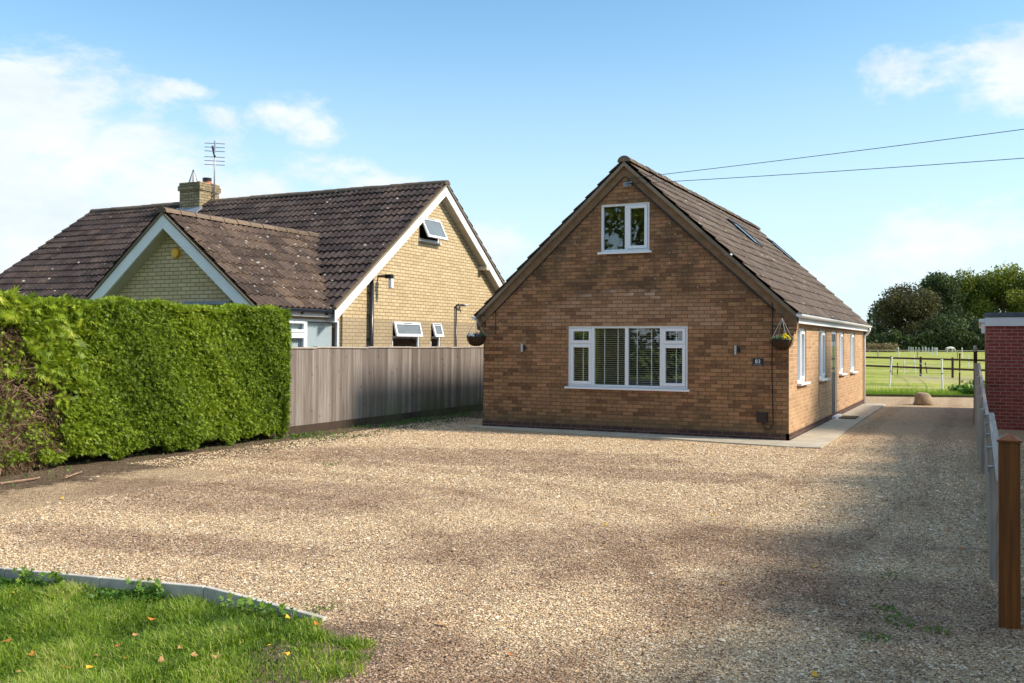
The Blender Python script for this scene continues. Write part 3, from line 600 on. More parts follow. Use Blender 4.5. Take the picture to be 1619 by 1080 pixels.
# verge: mortar bedding and brown barge strip following the gable
def rake(mb,xa,za,xb,zb,h,y0,y1,dz=0):
    mb.hexa([(xa,y0,za-h+dz),(xb,y0,zb-h+dz),(xb,y1,zb-h+dz),(xa,y1,za-h+dz),(xa,y0,za+dz),(xb,y0,zb+dz),(xb,y1,zb+dz),(xa,y1,za+dz)])
for sgn in (1,-1):
    ex=XR+sgn*(W/2+.15); ez=ZE
    mb=MB(); rake(mb,XR,ZR-.035,ex,ez-.02,.085,-.095,.01); mb.build('verge_mortar',m_mortar,house)
    mb=MB(); rake(mb,XR,ZR-.12,ex,ez-.105,.20,-.030,.0,0); mb.build('bargeboard',m_bargew,house)
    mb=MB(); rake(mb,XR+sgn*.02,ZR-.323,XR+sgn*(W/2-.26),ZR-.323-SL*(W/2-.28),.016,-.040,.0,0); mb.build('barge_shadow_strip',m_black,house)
    # brick kneeler stepping back to the wall
    mb=MB(); X0=XR+sgn*(W/2-.30); 
    top=ez-.10
    for k,(ox,za,zb) in enumerate([(.14,top-.16,top+.02),(.14,top-.235,top-.16),(.095,top-.31,top-.235),(.05,top-.385,top-.31)]):
        x0,x1=sorted((XR+sgn*(W/2-.02),XR+sgn*(W/2+ox))); mb.box(x0,x1,-.004,.22,za,zb)
    mb.build('brick_kneeler',m_brick if sgn<0 else m_brick,house,fixn=False)
    mb=MB(); x0,x1=sorted((XR+sgn*(W/2-.30),XR+sgn*(W/2+.14))); mb.box(x0,x1,-.0075,.0,top-.165,top-.155); mb.box(*sorted((XR+sgn*(W/2-.305),XR+sgn*(W/2-.290))),-.0085,0,(2.0 if sgn<0 else 2.3),top+.32); mb.build('movement_joint',m_black,house)
# east and west fascia, gutter
for sgn in (1,-1):
    ex=XR+sgn*(W/2+.14)
    mb=MB(); mb.box(*sorted((ex-sgn*.03,ex)),.0,D+.05,ZE-.20,ZE-.02); mb.box(*sorted((XR+sgn*(W/2+.0),ex-sgn*.03)),.0,D+.05,ZE-.185,ZE-.175); mb.build('fascia',m_wpaint,house,.003)
    gx=ex+sgn*.06; mb=MB(); n=10
    pr=[(gx+.058*math.cos(math.pi+math.pi*k/n),ZE-.035+.062*math.sin(math.pi+math.pi*k/n)) for k in range(n+1)]; pi_=[(gx+.048*math.cos(2*math.pi-math.pi*k/n),ZE-.033+.052*math.sin(2*math.pi-math.pi*k/n)) for k in range(n+1)]
    loop=pr+pi_
    for k in range(len(loop)):
        a1,b1=loop[k],loop[(k+1)%len(loop)]; mb.poly([(a1[0],-.10,a1[1]),(a1[0],D+.12,a1[1]),(b1[0],D+.12,b1[1]),(b1[0],-.10,b1[1])])
    for yy in (-.10,D+.12): mb.poly([(q_[0],yy,q_[1]) for q_ in pr])
    mb.build('gutter',m_white,house,smooth=False)
mb=MB(); gx=.20; mb.tube([(gx,D-.12,ZE-.09),(gx,D-.12,ZE-.17),(gx-.05,D-.12,ZE-.26),(.06,D-.12,ZE-.34),(.055,D-.12,ZE-.45),(.055,D-.12,.03)],.036,12); mb.build('downpipe',m_white,house,smooth=True)
# vertical movement joint and pipe on side wall
mb=MB(); mb.box(.0,.008,3.64,3.66,.45,2.3); mb.build('movement_joint',m_black,house)
# meter box and cable
mb=MB(FRONT); mb.box(-.585,-.375,.0,.075,.345,.535); mb.box(-.57,-.39,.075,.085,.36,.52); mb.build('meter_box',m_meter,house,.012)
mb=MB(FRONT); pts=[]
for k in range(14):
    f=k/13; X=XR+.08+(W/2-.36)*f; pts.append((X,.045,ZR-.345-SL*(X-XR)))
pts+=[(-.305,.02,2.62),(-.30,.02,2.4),(-.31,.02,1.4),(-.29,.02,.6),(-.285,.02,.42)]
for k in range(1,9): a=math.pi*k/8; pts.append((-.385+.10*math.cos(a),.02,.36-.14*math.sin(a)))
pts+=[(-.485,.02,.36)]
mb.tube(pts,.010,6); mb.build('supply_cable',m_black,house,smooth=True)
# service bracket at the gable head
mb=MB(FRONT); mb.box(-3.26,-3.08,0,.05,4.98,5.08); mb.tube([(-3.2,.05,5.05),(-3.05,.11,5.06)],.02,6); mb.build('service_bracket',m_lead,house,.01)
# rooflights in the east slope
nrm=Vector((sn,0,cs)); upv=Vector((-cs,0,sn))
for yy in (6.15,11.15):
    base=Vector((-1.93,yy,0)); base.z=ZE+ (W/2+.14-(base.x-XR))*SL
    r=MB(); 
    def P(s,a,h): return base+upv*s+Vector((0,a,0))+nrm*h
    L_,Wd=1.0,.85
    for (s0,s1,a0,a1) in ((0,.08,0,Wd),(L_-.08,L_,0,Wd),(.08,L_-.08,0,.08),(.08,L_-.08,Wd-.08,Wd)):
        r.hexa([P(s0,a0,.0),P(s1,a0,.0),P(s1,a1,.0),P(s0,a1,.0),P(s0,a0,.075),P(s1,a0,.075),P(s1,a1,.075),P(s0,a1,.075)])
    ro=r.build('rooflight',m_iron,house,.006); g=MB(); g.hexa([P(.08,.08,.055),P(L_-.08,.08,.055),P(L_-.08,Wd-.08,.055),P(.08,Wd-.08,.055),P(.08,.08,.062),P(L_-.08,.08,.062),P(L_-.08,Wd-.08,.062),P(.08,Wd-.08,.062)]); g.build('pane',m_glass,ro)
# wall lamps
def wall_lamp(x,z,label):
    o=empty('wall_lamp',(x,0,z),label,'wall light','pair of steel wall lamps')
    q=MB(FRONT); q.tube([(x,.055,z-.09),(x,.055,z+.09)],.03,14); q.build('lamp_body',m_steel,o,.003,smooth=False)
    q=MB(FRONT); q.box(x+.02,x+.07,0,.045,z-.045,z+.045); q.build('back_plate',m_black,o,.003); return o
wall_lamp(-5.5,1.72,'small steel up-down wall lamp left of the big front window')
wall_lamp(-.98,1.71,'small steel up-down wall lamp between the big front window and the number plaque')
# number plaque
pq=empty('number_plaque',(-.57,0,1.48),'dark slate plaque with white number 83 and a thin line under it','sign')
q=MB(FRONT); q.box(-.67,-.47,.0,.018,1.41,1.55); q.build('plate',m_slate,pq,.003)
cu=bpy.data.curves.new('number_text','FONT'); cu.body='83'; cu.size=.105; cu.extrude=.002; cu.align_x='CENTER'; cu.align_y='CENTER'
to=bpy.data.objects.new('number_text',cu); col.objects.link(to); bpy.context.view_layer.update()
me=bpy.data.meshes.new_from_object(to); bpy.data.objects.remove(to); me.materials.clear(); me.materials.append(m_letter)
me.transform(Matrix.Translation((0,0,0))@Matrix.Rotation(R(90),4,'X')); to=bpy.data.objects.new('numerals',me); col.objects.link(to); to.parent=pq; to.location=(0,-.021,.012)
q=MB(FRONT); q.box(-.645,-.495,.018,.020,1.428,1.432); q.build('underline',m_letter,pq)
# hanging baskets
def basket(x,z,label,flowers,bx):
    o=empty('hanging_basket',(x,-.28,z-.2),label,'hanging basket','hanging baskets on the front corners'); c=(x,-.26,z)
    q=MB(); r=.205
    prof=[(r*math.cos(a)**.8 if math.cos(a)>0 else 0,-.20*math.sin(a)) for a in [i*math.pi/2/8 for i in range(9)]]
    q.lathe(c,[(rr*.93,h*.95) for rr,h in prof],20); q.build('liner',m_coir,o,smooth=True)
    q=MB()
    for k in range(16):
        a=2*math.pi*k/16; q.tube([(c[0]+rr*math.cos(a),c[1]+rr*math.sin(a),c[2]+h) for rr,h in prof],.005,5)
    q.tube([(c[0]+r*math.cos(2*math.pi*k/24),c[1]+r*math.sin(2*math.pi*k/24),c[2]) for k in range(25)],.007,5,cap=False); q.build('wire_frame',m_iron,o)
    q=MB(); top=(x,-.26,z+.40)
    for k in range(4):
        a=2*math.pi*k/4+.6; q.tube([top,(c[0]+r*math.cos(a),c[1]+r*math.sin(a),c[2])],.0045,5)
    q.build('chain',m_chain,o)
    q=MB(); q.tube([(bx,-.0,z+.46),(bx,-.08,z+.465),(x,-.20,z+.47),(x,-.27,z+.455),(x,-.275,z+.415),(x,-.25,z+.40)],.009,6); q.tube([(bx,-.012,z+.50),(bx,-.012,z+.22)],.008,6); q.tube([(bx,-.02,z+.26),(bx+(x-bx)*.5,-.12,z+.36),(x,-.18,z+.465)],.006,6); q.build('bracket',m_iron,o)
    n=420; rg=np.random.default_rng(int(abs(x)*100)); a=rg.uniform(0,2*np.pi,n); rr=.19*np.sqrt(rg.random(n)); P0=np.stack([c[0]+rr*np.cos(a),c[1]+rr*np.sin(a),c[2]+rg.uniform(-.02,.07,n)*(1.2-rr/.19)],1)
    d=rg.normal(size=(n,3))*.5+[0,0,.6]; d/=np.linalg.norm(d,axis=1)[:,None]; s=np.cross(d,rg.normal(size=(n,3))); s/=np.linalg.norm(s,axis=1)[:,None]
    L=.045; V=np.concatenate([P0,P0+d*L*.5+s*.012,P0+d*L,P0+d*L*.5-s*.012]); i=np.arange(n); npmesh('foliage',V,np.stack([i,i+n,i+2*n,i+3*n],1),m_bask,o,rg.random(n))
    for (dx,dy,dz,rad,mt) in flowers:
        q=MB()
        for k in range(5):
            a=2*math.pi*k/5; q.lathe((c[0]+dx+rad*.6*math.cos(a),c[1]+dy,c[2]+dz+rad*.6*math.sin(a)),[(0,-.008),(rad*.55,-.004),(rad*.6,.002),(0,.010)],8,'y')
        q.build('flower',mt,o,smooth=True)
    return o
basket(-6.49,1.95,'hanging basket with white and dark flowers at the left front corner above the fence',[(-.02,-.17,.045,.035,m_pwht),(-.08,-.15,.03,.03,m_pwht),(.03,-.18,.015,.028,m_pwht),(.10,-.13,.04,.03,m_ppur),(-.12,-.1,.05,.025,m_ppur)],-6.40)
basket(-.08,1.91,'hanging basket with yellow pansies at the right front corner beside the plaque',[(.08,-.15,.07,.04,m_pyel),(.12,-.12,.04,.035,m_pyel),(.06,-.17,.03,.03,m_pyel),(.14,-.08,.01,.03,m_pyel),(-.02,-.17,.01,.025,m_ppur)],-.12)
# door mat
q=MB(); q.box(.12,.50,5.95,6.75,.03,.055); tag(q.build('door_mat',m_mat,None,.006),'brown door mat lying on the concrete path outside the side door','door mat')
# overhead wires
def catenary(A,B,sag,n=24): 
    A=Vector(A);B=Vector(B); return [A.lerp(B,i/n)-Vector((0,0,4*sag*(i/n)*(1-i/n))) for i in range(n+1)]
def pix(xx,yy,Y):
    d=rt2*((xx-809.5)/1497.04)-up2*((yy-540+19.65)/1497.04)+fw; k=(Y-CP.y)/d.y; return CP+d*k
for (xa,ya,xb,yb,lb) in ((990,282.5,1800,180,'thin black overhead wire, the upper of the two crossing the sky at right'),(990,291,1800,236.5,'thin black overhead wire, the lower of the two crossing the sky at right')):
    A=pix(xa,ya,-.12); B=pix(xb,yb,-1.2); dB=(B-A)*2; q=MB(); q.tube([A+dB*(i/30)-Vector((0,0,.10*4*(i/30)*(1-i/30))) +Vector((0,0,.10*4*(i/30)*.5)) for i in range(31)],.006,5,cap=False); tag(q.build('overhead_wire',m_black),lb,'overhead wire','service wires')

# ================================================================== LEFT BUNGALOW
XG=-9.9; XV=-9.66; XW=-23.2; YE=-1.0; ZEL=2.60; YRL=3.85; ZRL=6.10; SLL=(ZRL-ZEL)/(YRL-YE); YB=2*YRL-YE
lh=empty('buff_brick_bungalow',(-15,3.5,0),'buff brick bungalow with dark pantiled roof and white bargeboards behind the hedge','house')
def ltop(y): return ZRL-.16-SLL*abs(y-YRL)
gw=[(2.88,3.92,4.50,5.10),(1.66,2.92,1.15,2.33),(3.50,3.99,1.15,2.33)]
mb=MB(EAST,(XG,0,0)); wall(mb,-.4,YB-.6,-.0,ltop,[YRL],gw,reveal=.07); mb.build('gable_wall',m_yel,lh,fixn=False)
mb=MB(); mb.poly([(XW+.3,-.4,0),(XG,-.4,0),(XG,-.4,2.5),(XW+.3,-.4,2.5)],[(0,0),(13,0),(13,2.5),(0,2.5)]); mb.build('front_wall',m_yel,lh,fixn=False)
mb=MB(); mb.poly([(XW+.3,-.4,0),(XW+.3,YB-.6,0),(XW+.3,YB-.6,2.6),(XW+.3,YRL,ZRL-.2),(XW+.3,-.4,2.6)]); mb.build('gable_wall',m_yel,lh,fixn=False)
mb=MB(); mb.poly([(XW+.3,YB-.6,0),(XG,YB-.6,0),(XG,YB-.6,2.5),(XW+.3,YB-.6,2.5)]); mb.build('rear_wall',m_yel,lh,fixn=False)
LSL=math.hypot(YRL-YE,ZRL-ZEL); c2,s2=(YRL-YE)/LSL,(ZRL-ZEL)/LSL; NRL=17
mb=MB(); rooftiles(mb,(XW,YE-.03,ZEL),(1,0,0),(0,c2,s2),XV-XW+.02,NRL,LSL/NRL,.185,.036,step=.034,prof=1.1,seed=21,ns=8,sag=.018,lip=.04); mb.build('roof',m_tile_l,lh,fixn=False)
mb=MB(); rooftiles(mb,(XW,YB+.03,ZEL),(1,0,0),(0,-c2,s2),XV-XW+.02,NRL,LSL/NRL,.185,.036,step=.034,prof=1.1,seed=22,ns=6,lip=.04); mb.build('roof',m_tile_l,lh,fixn=False)
mb=MB(); ridge(mb,(XW-.02,YRL,ZRL+.02),(XV+.06,YRL,ZRL+.02),.12,.45,seed=4); mb.build('ridge_tiles',m_ridge,lh)
def rakex(mb,x0,x1,ya,za,yb,zb,h): mb.hexa([(x0,ya,za-h),(x1,ya,za-h),(x1,yb,zb-h),(x0,yb,zb-h),(x0,ya,za),(x1,ya,za),(x1,yb,zb),(x0,yb,zb)])
for sg in (-1,1):
    ye=YRL+sg*(YRL-YE)
    mb=MB(); rakex(mb,XV-.025,XV,YRL,ZRL-.065,ye,ZEL-.065,.27); mb.build('bargeboard',m_wpaint,lh,.003)
    mb=MB(); rakex(mb,XG,XV-.025,YRL,ZRL-.30,ye,ZEL-.30,.02); mb.build('soffit',m_soffit,lh)
    mb=MB(); rakex(mb,XV-.08,XV+.035,YRL,ZRL-.0,ye,ZEL-.0,.062); mb.build('verge_mortar',m_mortar,lh)
    mb=MB(); rakex(mb,XW-.02,XW+.1,YRL,ZRL-.0,ye,ZEL-.0,.062); mb.build('verge_mortar',m_mortar,lh)
q=MB(); q.box(XG,XV+.02,6.15,6.32,3.93,4.04); q.build('purlin_end',m_soffit,lh,.005)
# eave box and gutter of the main roof on the rear
# projecting front gable
XP=-9.955; XPE=-9.80; XPR=-12.28; ZPR=4.56; ZPE=2.57; YF=-3.5; SP=(ZPR-ZPE)/(XPE-XPR); XPL=2*XPR-XPE; YVT=1.65
def yvalley(z): return YE+(z-ZEL)/SLL
LP=math.hypot(XPE-XPR,ZPR-ZPE); c3,s3=(XPE-XPR)/LP,(ZPR-ZPE)/LP; NP=9
mb=MB(); rooftiles(mb,(XPE+.06,YF,ZPE-.04),(0,1,0),(-c3,0,s3),9,NP,(LP+.05)/NP,.185,.042,step=.032,prof=1.5,endf=lambda s:(yvalley(ZPE-.04+s*s3)-YF)+.10,seed=31,ns=8,lip=.036); mb.build('roof',m_tile_s,lh,fixn=False)
mb=MB(); rooftiles(mb,(XPL-.06,YF,ZPE-.04),(0,1,0),(c3,0,s3),9,NP,(LP+.05)/NP,.185,.042,step=.032,prof=1.5,endf=lambda s:(yvalley(ZPE-.04+s*s3)-YF)+.10,seed=32,ns=8,lip=.036); mb.build('roof',m_tile_l,lh,fixn=False)
mb=MB(); ridge(mb,(XPR,YF-.04,ZPR+.02),(XPR,YVT,ZPR+.02),.12,.42,seed=6); mb.build('ridge_tiles',m_ridge,lh)
# valley: dark open channel with mortar edge
mb=MB(); A=Vector((XPE,yvalley(ZPE)+.1,ZPE+.03)); B=Vector((XPR,yvalley(ZPR)+.1,ZPR+.05)); 
mb.hexa([A+Vector((-.04,.0,-.02)),A+Vector((.05,.06,-.02)),B+Vector((.05,.06,-.02)),B+Vector((-.04,0,-.02)),A+Vector((-.04,.0,.035)),A+Vector((.05,.06,.03)),B+Vector((.05,.06,.03)),B+Vector((-.04,0,.035))]); mb.build('valley',m_iron,lh)
def ptop(x): return ZPR-.14-SP*abs(x-XPR)
mb=MB(FRONT,(0,-3.2,0)); wall(mb,XPL+.15,XP,0,ptop,[XPR],[]); mb.build('porch_wall',m_yel,lh,fixn=False)
pw=(-3.0,-.45,.95,2.32)
mb=MB(EAST,(XP,0,0)); wall(mb,-3.2,-.38,0,lambda y:2.5,[],[pw],reveal=.05); mb.build('porch_wall',m_yel,lh,fixn=False)
for sg in (-1,1):
    xe=XPR+sg*(XPE-XPR)
    mb=MB(); rake(mb,XPR,ZPR-.055,xe+sg*.03,ZPE-.08,.30,YF,YF+.025); mb.build('bargeboard',m_wpaint,lh,.003)
    mb=MB(); rake(mb,XPR,ZPR-.34,xe,ZPE-.365,.02,YF+.025,-3.2); mb.build('soffit',m_soffit,lh)
    mb=MB(); rake(mb,XPR,ZPR+.0,xe+sg*.04,ZPE-.025,.055,YF-.03,YF+.05); mb.build('verge_mortar',m_mortar,lh)
# eaves fascia + black gutter east side of the projection
q=MB(); q.box(XPE-.05,XPE-.02,YF+.025,-1.05,2.37,2.53); q.box(XP,XPE-.05,YF+.025,-1.05,2.375,2.39); q.hexa([(XPE-.05,-1.05,2.37),(XPE-.02,-1.05,2.37),(XPE-.02,-.62,2.37),(XPE-.05,-.62,2.37),(XPE-.05,-1.05,2.53),(XPE-.02,-1.05,2.53),(XPE-.02,-1.0,2.53),(XPE-.05,-1.0,2.53)]); q.box(XP,XPE-.05,-1.05,-.62,2.372,2.388); q.build('fascia',m_wpaint,lh,.003)
q=MB(); q.box(XPE-.02,XPE+.09,YF+.05,-.90,2.455,2.535); 
for yy in (-3.0,-2.0,-1.15): q.box(XPE-.02,XPE+.06,yy,yy+.05,2.41,2.455)
q.build('gutter',m_black,lh,.02)
# bay window
win=window(lh,EAST,(XP,0,0),*pw,[(-2.95,-2.62,.99,2.28,0),(-2.56,-1.66,2.03,2.275,1),(-2.56,-1.66,1.0,1.96,1),(-1.58,-.50,1.0,2.27,0)],d=-.01,sill=False)
win['label']='white framed window with pale vertical blinds partly hidden by the hedge and fence'
mull(win,EAST,(XP,0,0),[(-2.62,-2.56,-.078,-.0115,1.0,2.28),(-1.66,-1.58,-.078,-.0115,1.0,2.28),(-2.56,-1.66,-.078,-.0115,1.96,2.03)])
q=MB(EAST,(XP,0,0)); yy=-2.95
while yy<-.56: q.hexa([(yy,-.165,1),(yy+.075,-.115,1),(yy+.075,-.113,1),(yy,-.163,1),(yy,-.165,2.25),(yy+.075,-.115,2.25),(yy+.075,-.113,2.25),(yy,-.163,2.25)]); yy+=.085
q.build('vertical_blind',m_vblind,win)
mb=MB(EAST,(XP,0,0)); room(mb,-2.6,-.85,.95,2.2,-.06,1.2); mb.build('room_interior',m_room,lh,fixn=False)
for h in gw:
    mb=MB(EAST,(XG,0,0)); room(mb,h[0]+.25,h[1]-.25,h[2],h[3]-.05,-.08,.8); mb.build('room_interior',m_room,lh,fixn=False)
# top-hung windows standing open
def openwin(a,b,c,e,zs,ang,lab):
    o=(XG,0,0); f=MB(EAST,o); border(f,a,b,c,e,.05,-.07,-.015)
    if zs>c+.1: f.box(a+.05,b-.05,-.07,-.015,zs-.03,zs+.03)
    fo=f.build('window',m_white,lh,.003); fo['label']=lab
    if zs>c+.1: g=MB(EAST,o); g.box(a+.05,b-.05,-.05,-.045,c+.05,zs-.03); g.build('pane',m_glass,fo)
    H=e-.01-(zs if zs>c+.1 else c+.0); ca,sa=math.cos(ang),math.sin(ang)
    def Q(u,d,h): # h down from hinge
        return (u,.0+sa*h+ca*d,e-.01-ca*h+sa*d)
    s=MB(EAST,o)
    def bx(u0,u1,d0,d1,h0,h1): s.hexa([Q(u0,d0,h1),Q(u1,d0,h1),Q(u1,d1,h1),Q(u0,d1,h1),Q(u0,d0,h0),Q(u1,d0,h0),Q(u1,d1,h0),Q(u0,d1,h0)])
    wv=.065; bx(a+.02,a+.02+wv,0,.045,0,H); bx(b-.02-wv,b-.02,0,.045,0,H); bx(a+.02+wv,b-.02-wv,0,.045,0,wv); bx(a+.02+wv,b-.02-wv,0,.045,H-wv,H)
    so=s.build('opening_sash',m_white,fo,.004); s=MB(EAST,o); bx(a+.02+wv,b-.02-wv,.018,.026,wv,H-wv); s.build('pane',m_frost,so)
    s=MB(EAST,o); bx((a+b)/2-.18,(a+b)/2+.18,.045,.055,.015,.04); s.build('trickle_vent',m_lead,so)
    q=MB(EAST,o); q.box(a-.04,b+.04,-.02,.05,c-.04,c-.002); q.build('sill',m_white,fo,.003)
openwin(*gw[0],gw[0][2],R(25),'small top hung window standing open high in the gable')
openwin(*gw[1],1.95,R(14),'wider lower window with its top light open')
openwin(*gw[2],1.95,R(16),'narrow lower window with its top light open')
q=MB(); q.tube([(XG+.09,.62,-.0),(XG+.09,.62,3.22)],.055,14); q.tube([(XG+.09,.62,3.22),(XG+.09,.62,3.5)],.05,14); q.build('soil_pipe',m_black,lh,smooth=True)
q=MB(); 
for zz in (1.9,2.45,3.0): q=MB(); q.box(XG,XG+.09,.55,.69,zz,zz+.03); q.build('pipe_clip',m_black,lh)
q=MB(); q.tube([(XG+.05,4.76,0),(XG+.05,4.76,2.84)],.025,10); q.tube([(XG+.05,4.76,2.84),(XG+.10,4.82,2.88),(XG+.16,5.05,2.86)],.028,8); q.build('waste_pipe',m_black,lh,smooth=True)
q=MB(); q.tube([(XG,5.0,2.86),(XG+.22,5.15,2.87)],.03,8); q.build('flood_lamp',m_white,lh)
q=MB(); q.tube([(XG,1.02,3.42),(XG+.30,1.02,3.42)],.03,8); q.box(XG+.22,XG+.40,.97,1.10,3.36,3.46); q.build('camera_bracket',m_black,lh,.008)
q=MB(); q.box(XG+.30,XG+.40,1.0,1.11,3.12,3.36); q.build('security_camera',m_wpaint,lh,.02)
q=MB(); q.lathe((-12.17,-3.2,3.70),[(0,-.075),(.085,-.075),(.105,-.06),(.11,-.0)],24,'y'); q.build('alarm_bell_box',m_yellow,lh,smooth=False)
q=MB(); q.box(-12.0,-10.6,-3.30,-3.2,2.58,2.66); q.build('lead_flashing',m_lead,lh,.01)
# chimney
q=MB(); q.box(-18.86,-18.04,3.38,4.20,5.3,6.43); q.build('chimney',m_chim,lh,fixn=False); ch=lh.children[-1]
ch=[o for o in lh.children if o.name.startswith('chimney')][0]
q=MB(); q.box(-18.90,-18.0,3.34,4.24,6.43,6.58); q.box(-18.87,-18.03,3.37,4.21,6.58,6.68); q.build('chimney_cap',m_chim,ch,.012,fixn=False)
q=MB(); q.lathe((-18.30,3.95,6.68),[(.17,-.01),(.16,.05),(.13,.06),(.125,.10)],18); q.build('chimney_pot',m_terra,ch,smooth=True)
q=MB(); q.lathe((-18.30,3.95,6.78),[(0,.0),(.135,.0),(.14,.10),(0,.11)],18); q.build('pot_cowl',m_black,ch)
q=MB(); q.lathe((-18.60,3.67,6.68),[(.16,0),(.135,.05),(.02,.40),(0,.41)],14); q.build('pointed_cowl',m_wpaint,ch)
q=MB()
for k in range(6):
    a=2*math.pi*k/6+.3; q.tube([(-18.6+.15*math.cos(a),3.67+.15*math.sin(a),6.70),(-18.6,3.67,7.12)],.012,5)
q.build('cowl_rib',m_iron,ch)
q=MB(); q.hexa([(-19.0,3.15,5.62),(-17.95,3.15,5.62),(-17.95,3.40,5.82),(-19.0,3.40,5.82),(-19.0,3.15,5.70),(-17.95,3.15,5.70),(-17.95,3.40,5.92),(-19.0,3.40,5.92)]); q.build('lead_flashing',m_lead,ch)
# aerial
ae=empty('television_aerial',(-17.95,3.9,6.0),'slender television aerial with six short rods on a thin mast beside the chimney','aerial')
q=MB(); q.tube([(-17.95,3.9,5.9),(-17.95,3.9,8.0)],.022,8); q.build('mast',m_galv,ae,smooth=True)
q=MB(); q.tube([(-18.04,3.95,6.35),(-17.8,3.9,6.35)],.018,6); q.tube([(-18.03,3.95,6.15),(-18.03,3.95,6.45)],.014,6); q.build('bracket',m_galv,ae)
q=MB()
for zz in (7.26,7.38,7.50,7.68,7.80,7.92): q.tube([(-18.22,3.75,zz+.01),(-17.68,4.05,zz-.01)],.012,5)
q.build('rod',m_galv,ae)
q=MB(); q.tube([(-18.05,3.9,7.85),(-17.98,3.9,7.6),(-17.92,3.88,7.5)],.03,6); q.build('junction_box',m_black,ae)

# ================================================================== BOARD FENCE (left boundary)
XF=-8.87; fe=empty('board_fence',(XF,4,0),'tall weathered grey closeboard fence between the hedge and the brown brick bungalow','fence')
mb=MB(); y=-4.45; k=0
while y<19:
    rr=random.Random(k); tz=1.70-.004*k*0+rr.uniform(-.006,.006); th=rr.uniform(0,.004)
    mb.hexa([(XF-.02,y,.17),(XF+.002+th,y,.17),(XF+.020+th,y+.107,.17),(XF-.01,y+.107,.17),(XF-.02,y,tz),(XF+.002+th,y,tz),(XF+.020+th,y+.107,tz),(XF-.01,y+.107,tz)]); y+=.1; k+=1
mb.build('boards',m_fence,fe,fixn=False)
mb=MB(); mb.box(XF-.03,XF+.012,-4.5,19,-.02,.168); mb.build('gravel_board',m_grav,fe,fixn=False)
mb=MB(); yy=-4.5
while yy<19: za_,zb_=random.uniform(-.016,.014),random.uniform(-.016,.014); mb.hexa([(XF-.05,yy,1.70+za_),(XF+.04,yy,1.70+za_),(XF+.045,yy+1.79,1.70+zb_),(XF-.05,yy+1.79,1.70+zb_),(XF-.05,yy,1.728+za_),(XF+.04,yy,1.728+za_),(XF+.045,yy+1.79,1.728+zb_),(XF-.05,yy+1.79,1.728+zb_)]); yy+=1.8
mb.build('capping_rail',m_rail,fe,fixn=False)
mb=MB()
for zz in (.4,1.0,1.5): mb.box(XF-.09,XF-.022,-4.5,19,zz,zz+.07)
mb.build('back_rails',m_fence,fe,fixn=False)
for k in range(10):
    mb=MB(); yy=-4.4+2.5*k; mb.box(XF-.12,XF-.022,yy,yy+.1,-.05,1.70); mb.build('post',m_fence,fe,fixn=False)

# ================================================================== HEDGE
def fronds(P,N,size,rg,mat_t,droop=.5,nleaf=5,wid=.22):
    """feathery sprays: P base, N outward"""
    n=len(P); d=N*rg.uniform(.4,1.0,(n,1))+rg.normal(size=(n,3))*.55; d[:,2]+=rg.uniform(-droop,droop*.9,n); d/=np.linalg.norm(d,axis=1)[:,None]
    s=np.cross(d,N+rg.normal(size=(n,3))*.4); s/=np.linalg.norm(s,axis=1)[:,None]+1e-9
    Vs=[];Fs=[];T=[]; base=0; L=size*rg.uniform(.6,1.3,n)
    tn=mat_t
    for k in range(nleaf):
        a=(k/(nleaf-1)-.5)*2.0; dd=d*np.cos(a)+s*np.sin(a); l=L*(1-.35*abs(a)); 
        q=np.cross(dd,np.cross(d,s)); 
        o=P+d*(L*.25*(1-abs(a)))[:,None]
        p1=o+dd*(l*.45)[:,None]+q*(l*wid*.5)[:,None]; p2=o+dd*l[:,None]+np.array([0,0,-.12])*l[:,None]; p3=o+dd*(l*.45)[:,None]-q*(l*wid*.5)[:,None]
        Vs.append(np.concatenate([o,p1,p2,p3])); i=np.arange(n)+base; Fs.append(np.stack([i,i+n,i+2*n,i+3*n],1)); base+=4*n; T.append(np.clip(tn+rg.normal(size=n)*.08,0,1))
    return np.concatenate(Vs),np.concatenate(Fs),np.concatenate(T)
HX=-8.42; HY0,HY1=-15.5,-4.02; HT=2.42
hg=empty('conifer_hedge',(-9,-9,0),'tall clipped bright green conifer hedge with a brown dead patch at its left','hedge')
def bulge(y,z): return .05*np.sin(y*1.7+z*1.1)+.035*np.sin(y*3.9+1+z*2.7)+.02*np.sin(y*9+z*7)
def deadmask(y,z):
    e1=((y+10.1)/1.38)**2+((z-.75)/.92)**2; e2=((y+10.0)/.6)**2+((z-1.65)/.42)**2
    return np.minimum(e1,e2)+.25*np.sin(y*11+z*5)+.2*np.sin(z*17+y*3)
# core
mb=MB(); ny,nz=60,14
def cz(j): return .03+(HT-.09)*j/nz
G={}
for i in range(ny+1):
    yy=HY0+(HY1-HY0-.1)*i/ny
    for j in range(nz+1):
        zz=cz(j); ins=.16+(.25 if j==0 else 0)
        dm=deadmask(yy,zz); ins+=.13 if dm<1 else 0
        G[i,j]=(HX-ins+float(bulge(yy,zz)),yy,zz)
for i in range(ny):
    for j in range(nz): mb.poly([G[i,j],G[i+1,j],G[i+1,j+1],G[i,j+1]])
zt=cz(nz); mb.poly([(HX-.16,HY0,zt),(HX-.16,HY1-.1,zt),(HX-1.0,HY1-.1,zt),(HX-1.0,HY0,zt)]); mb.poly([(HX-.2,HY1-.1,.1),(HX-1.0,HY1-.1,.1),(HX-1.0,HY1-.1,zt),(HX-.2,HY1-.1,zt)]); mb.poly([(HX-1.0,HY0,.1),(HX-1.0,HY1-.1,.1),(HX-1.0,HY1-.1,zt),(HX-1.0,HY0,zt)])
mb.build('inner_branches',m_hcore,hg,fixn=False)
rg=np.random.default_rng(5)
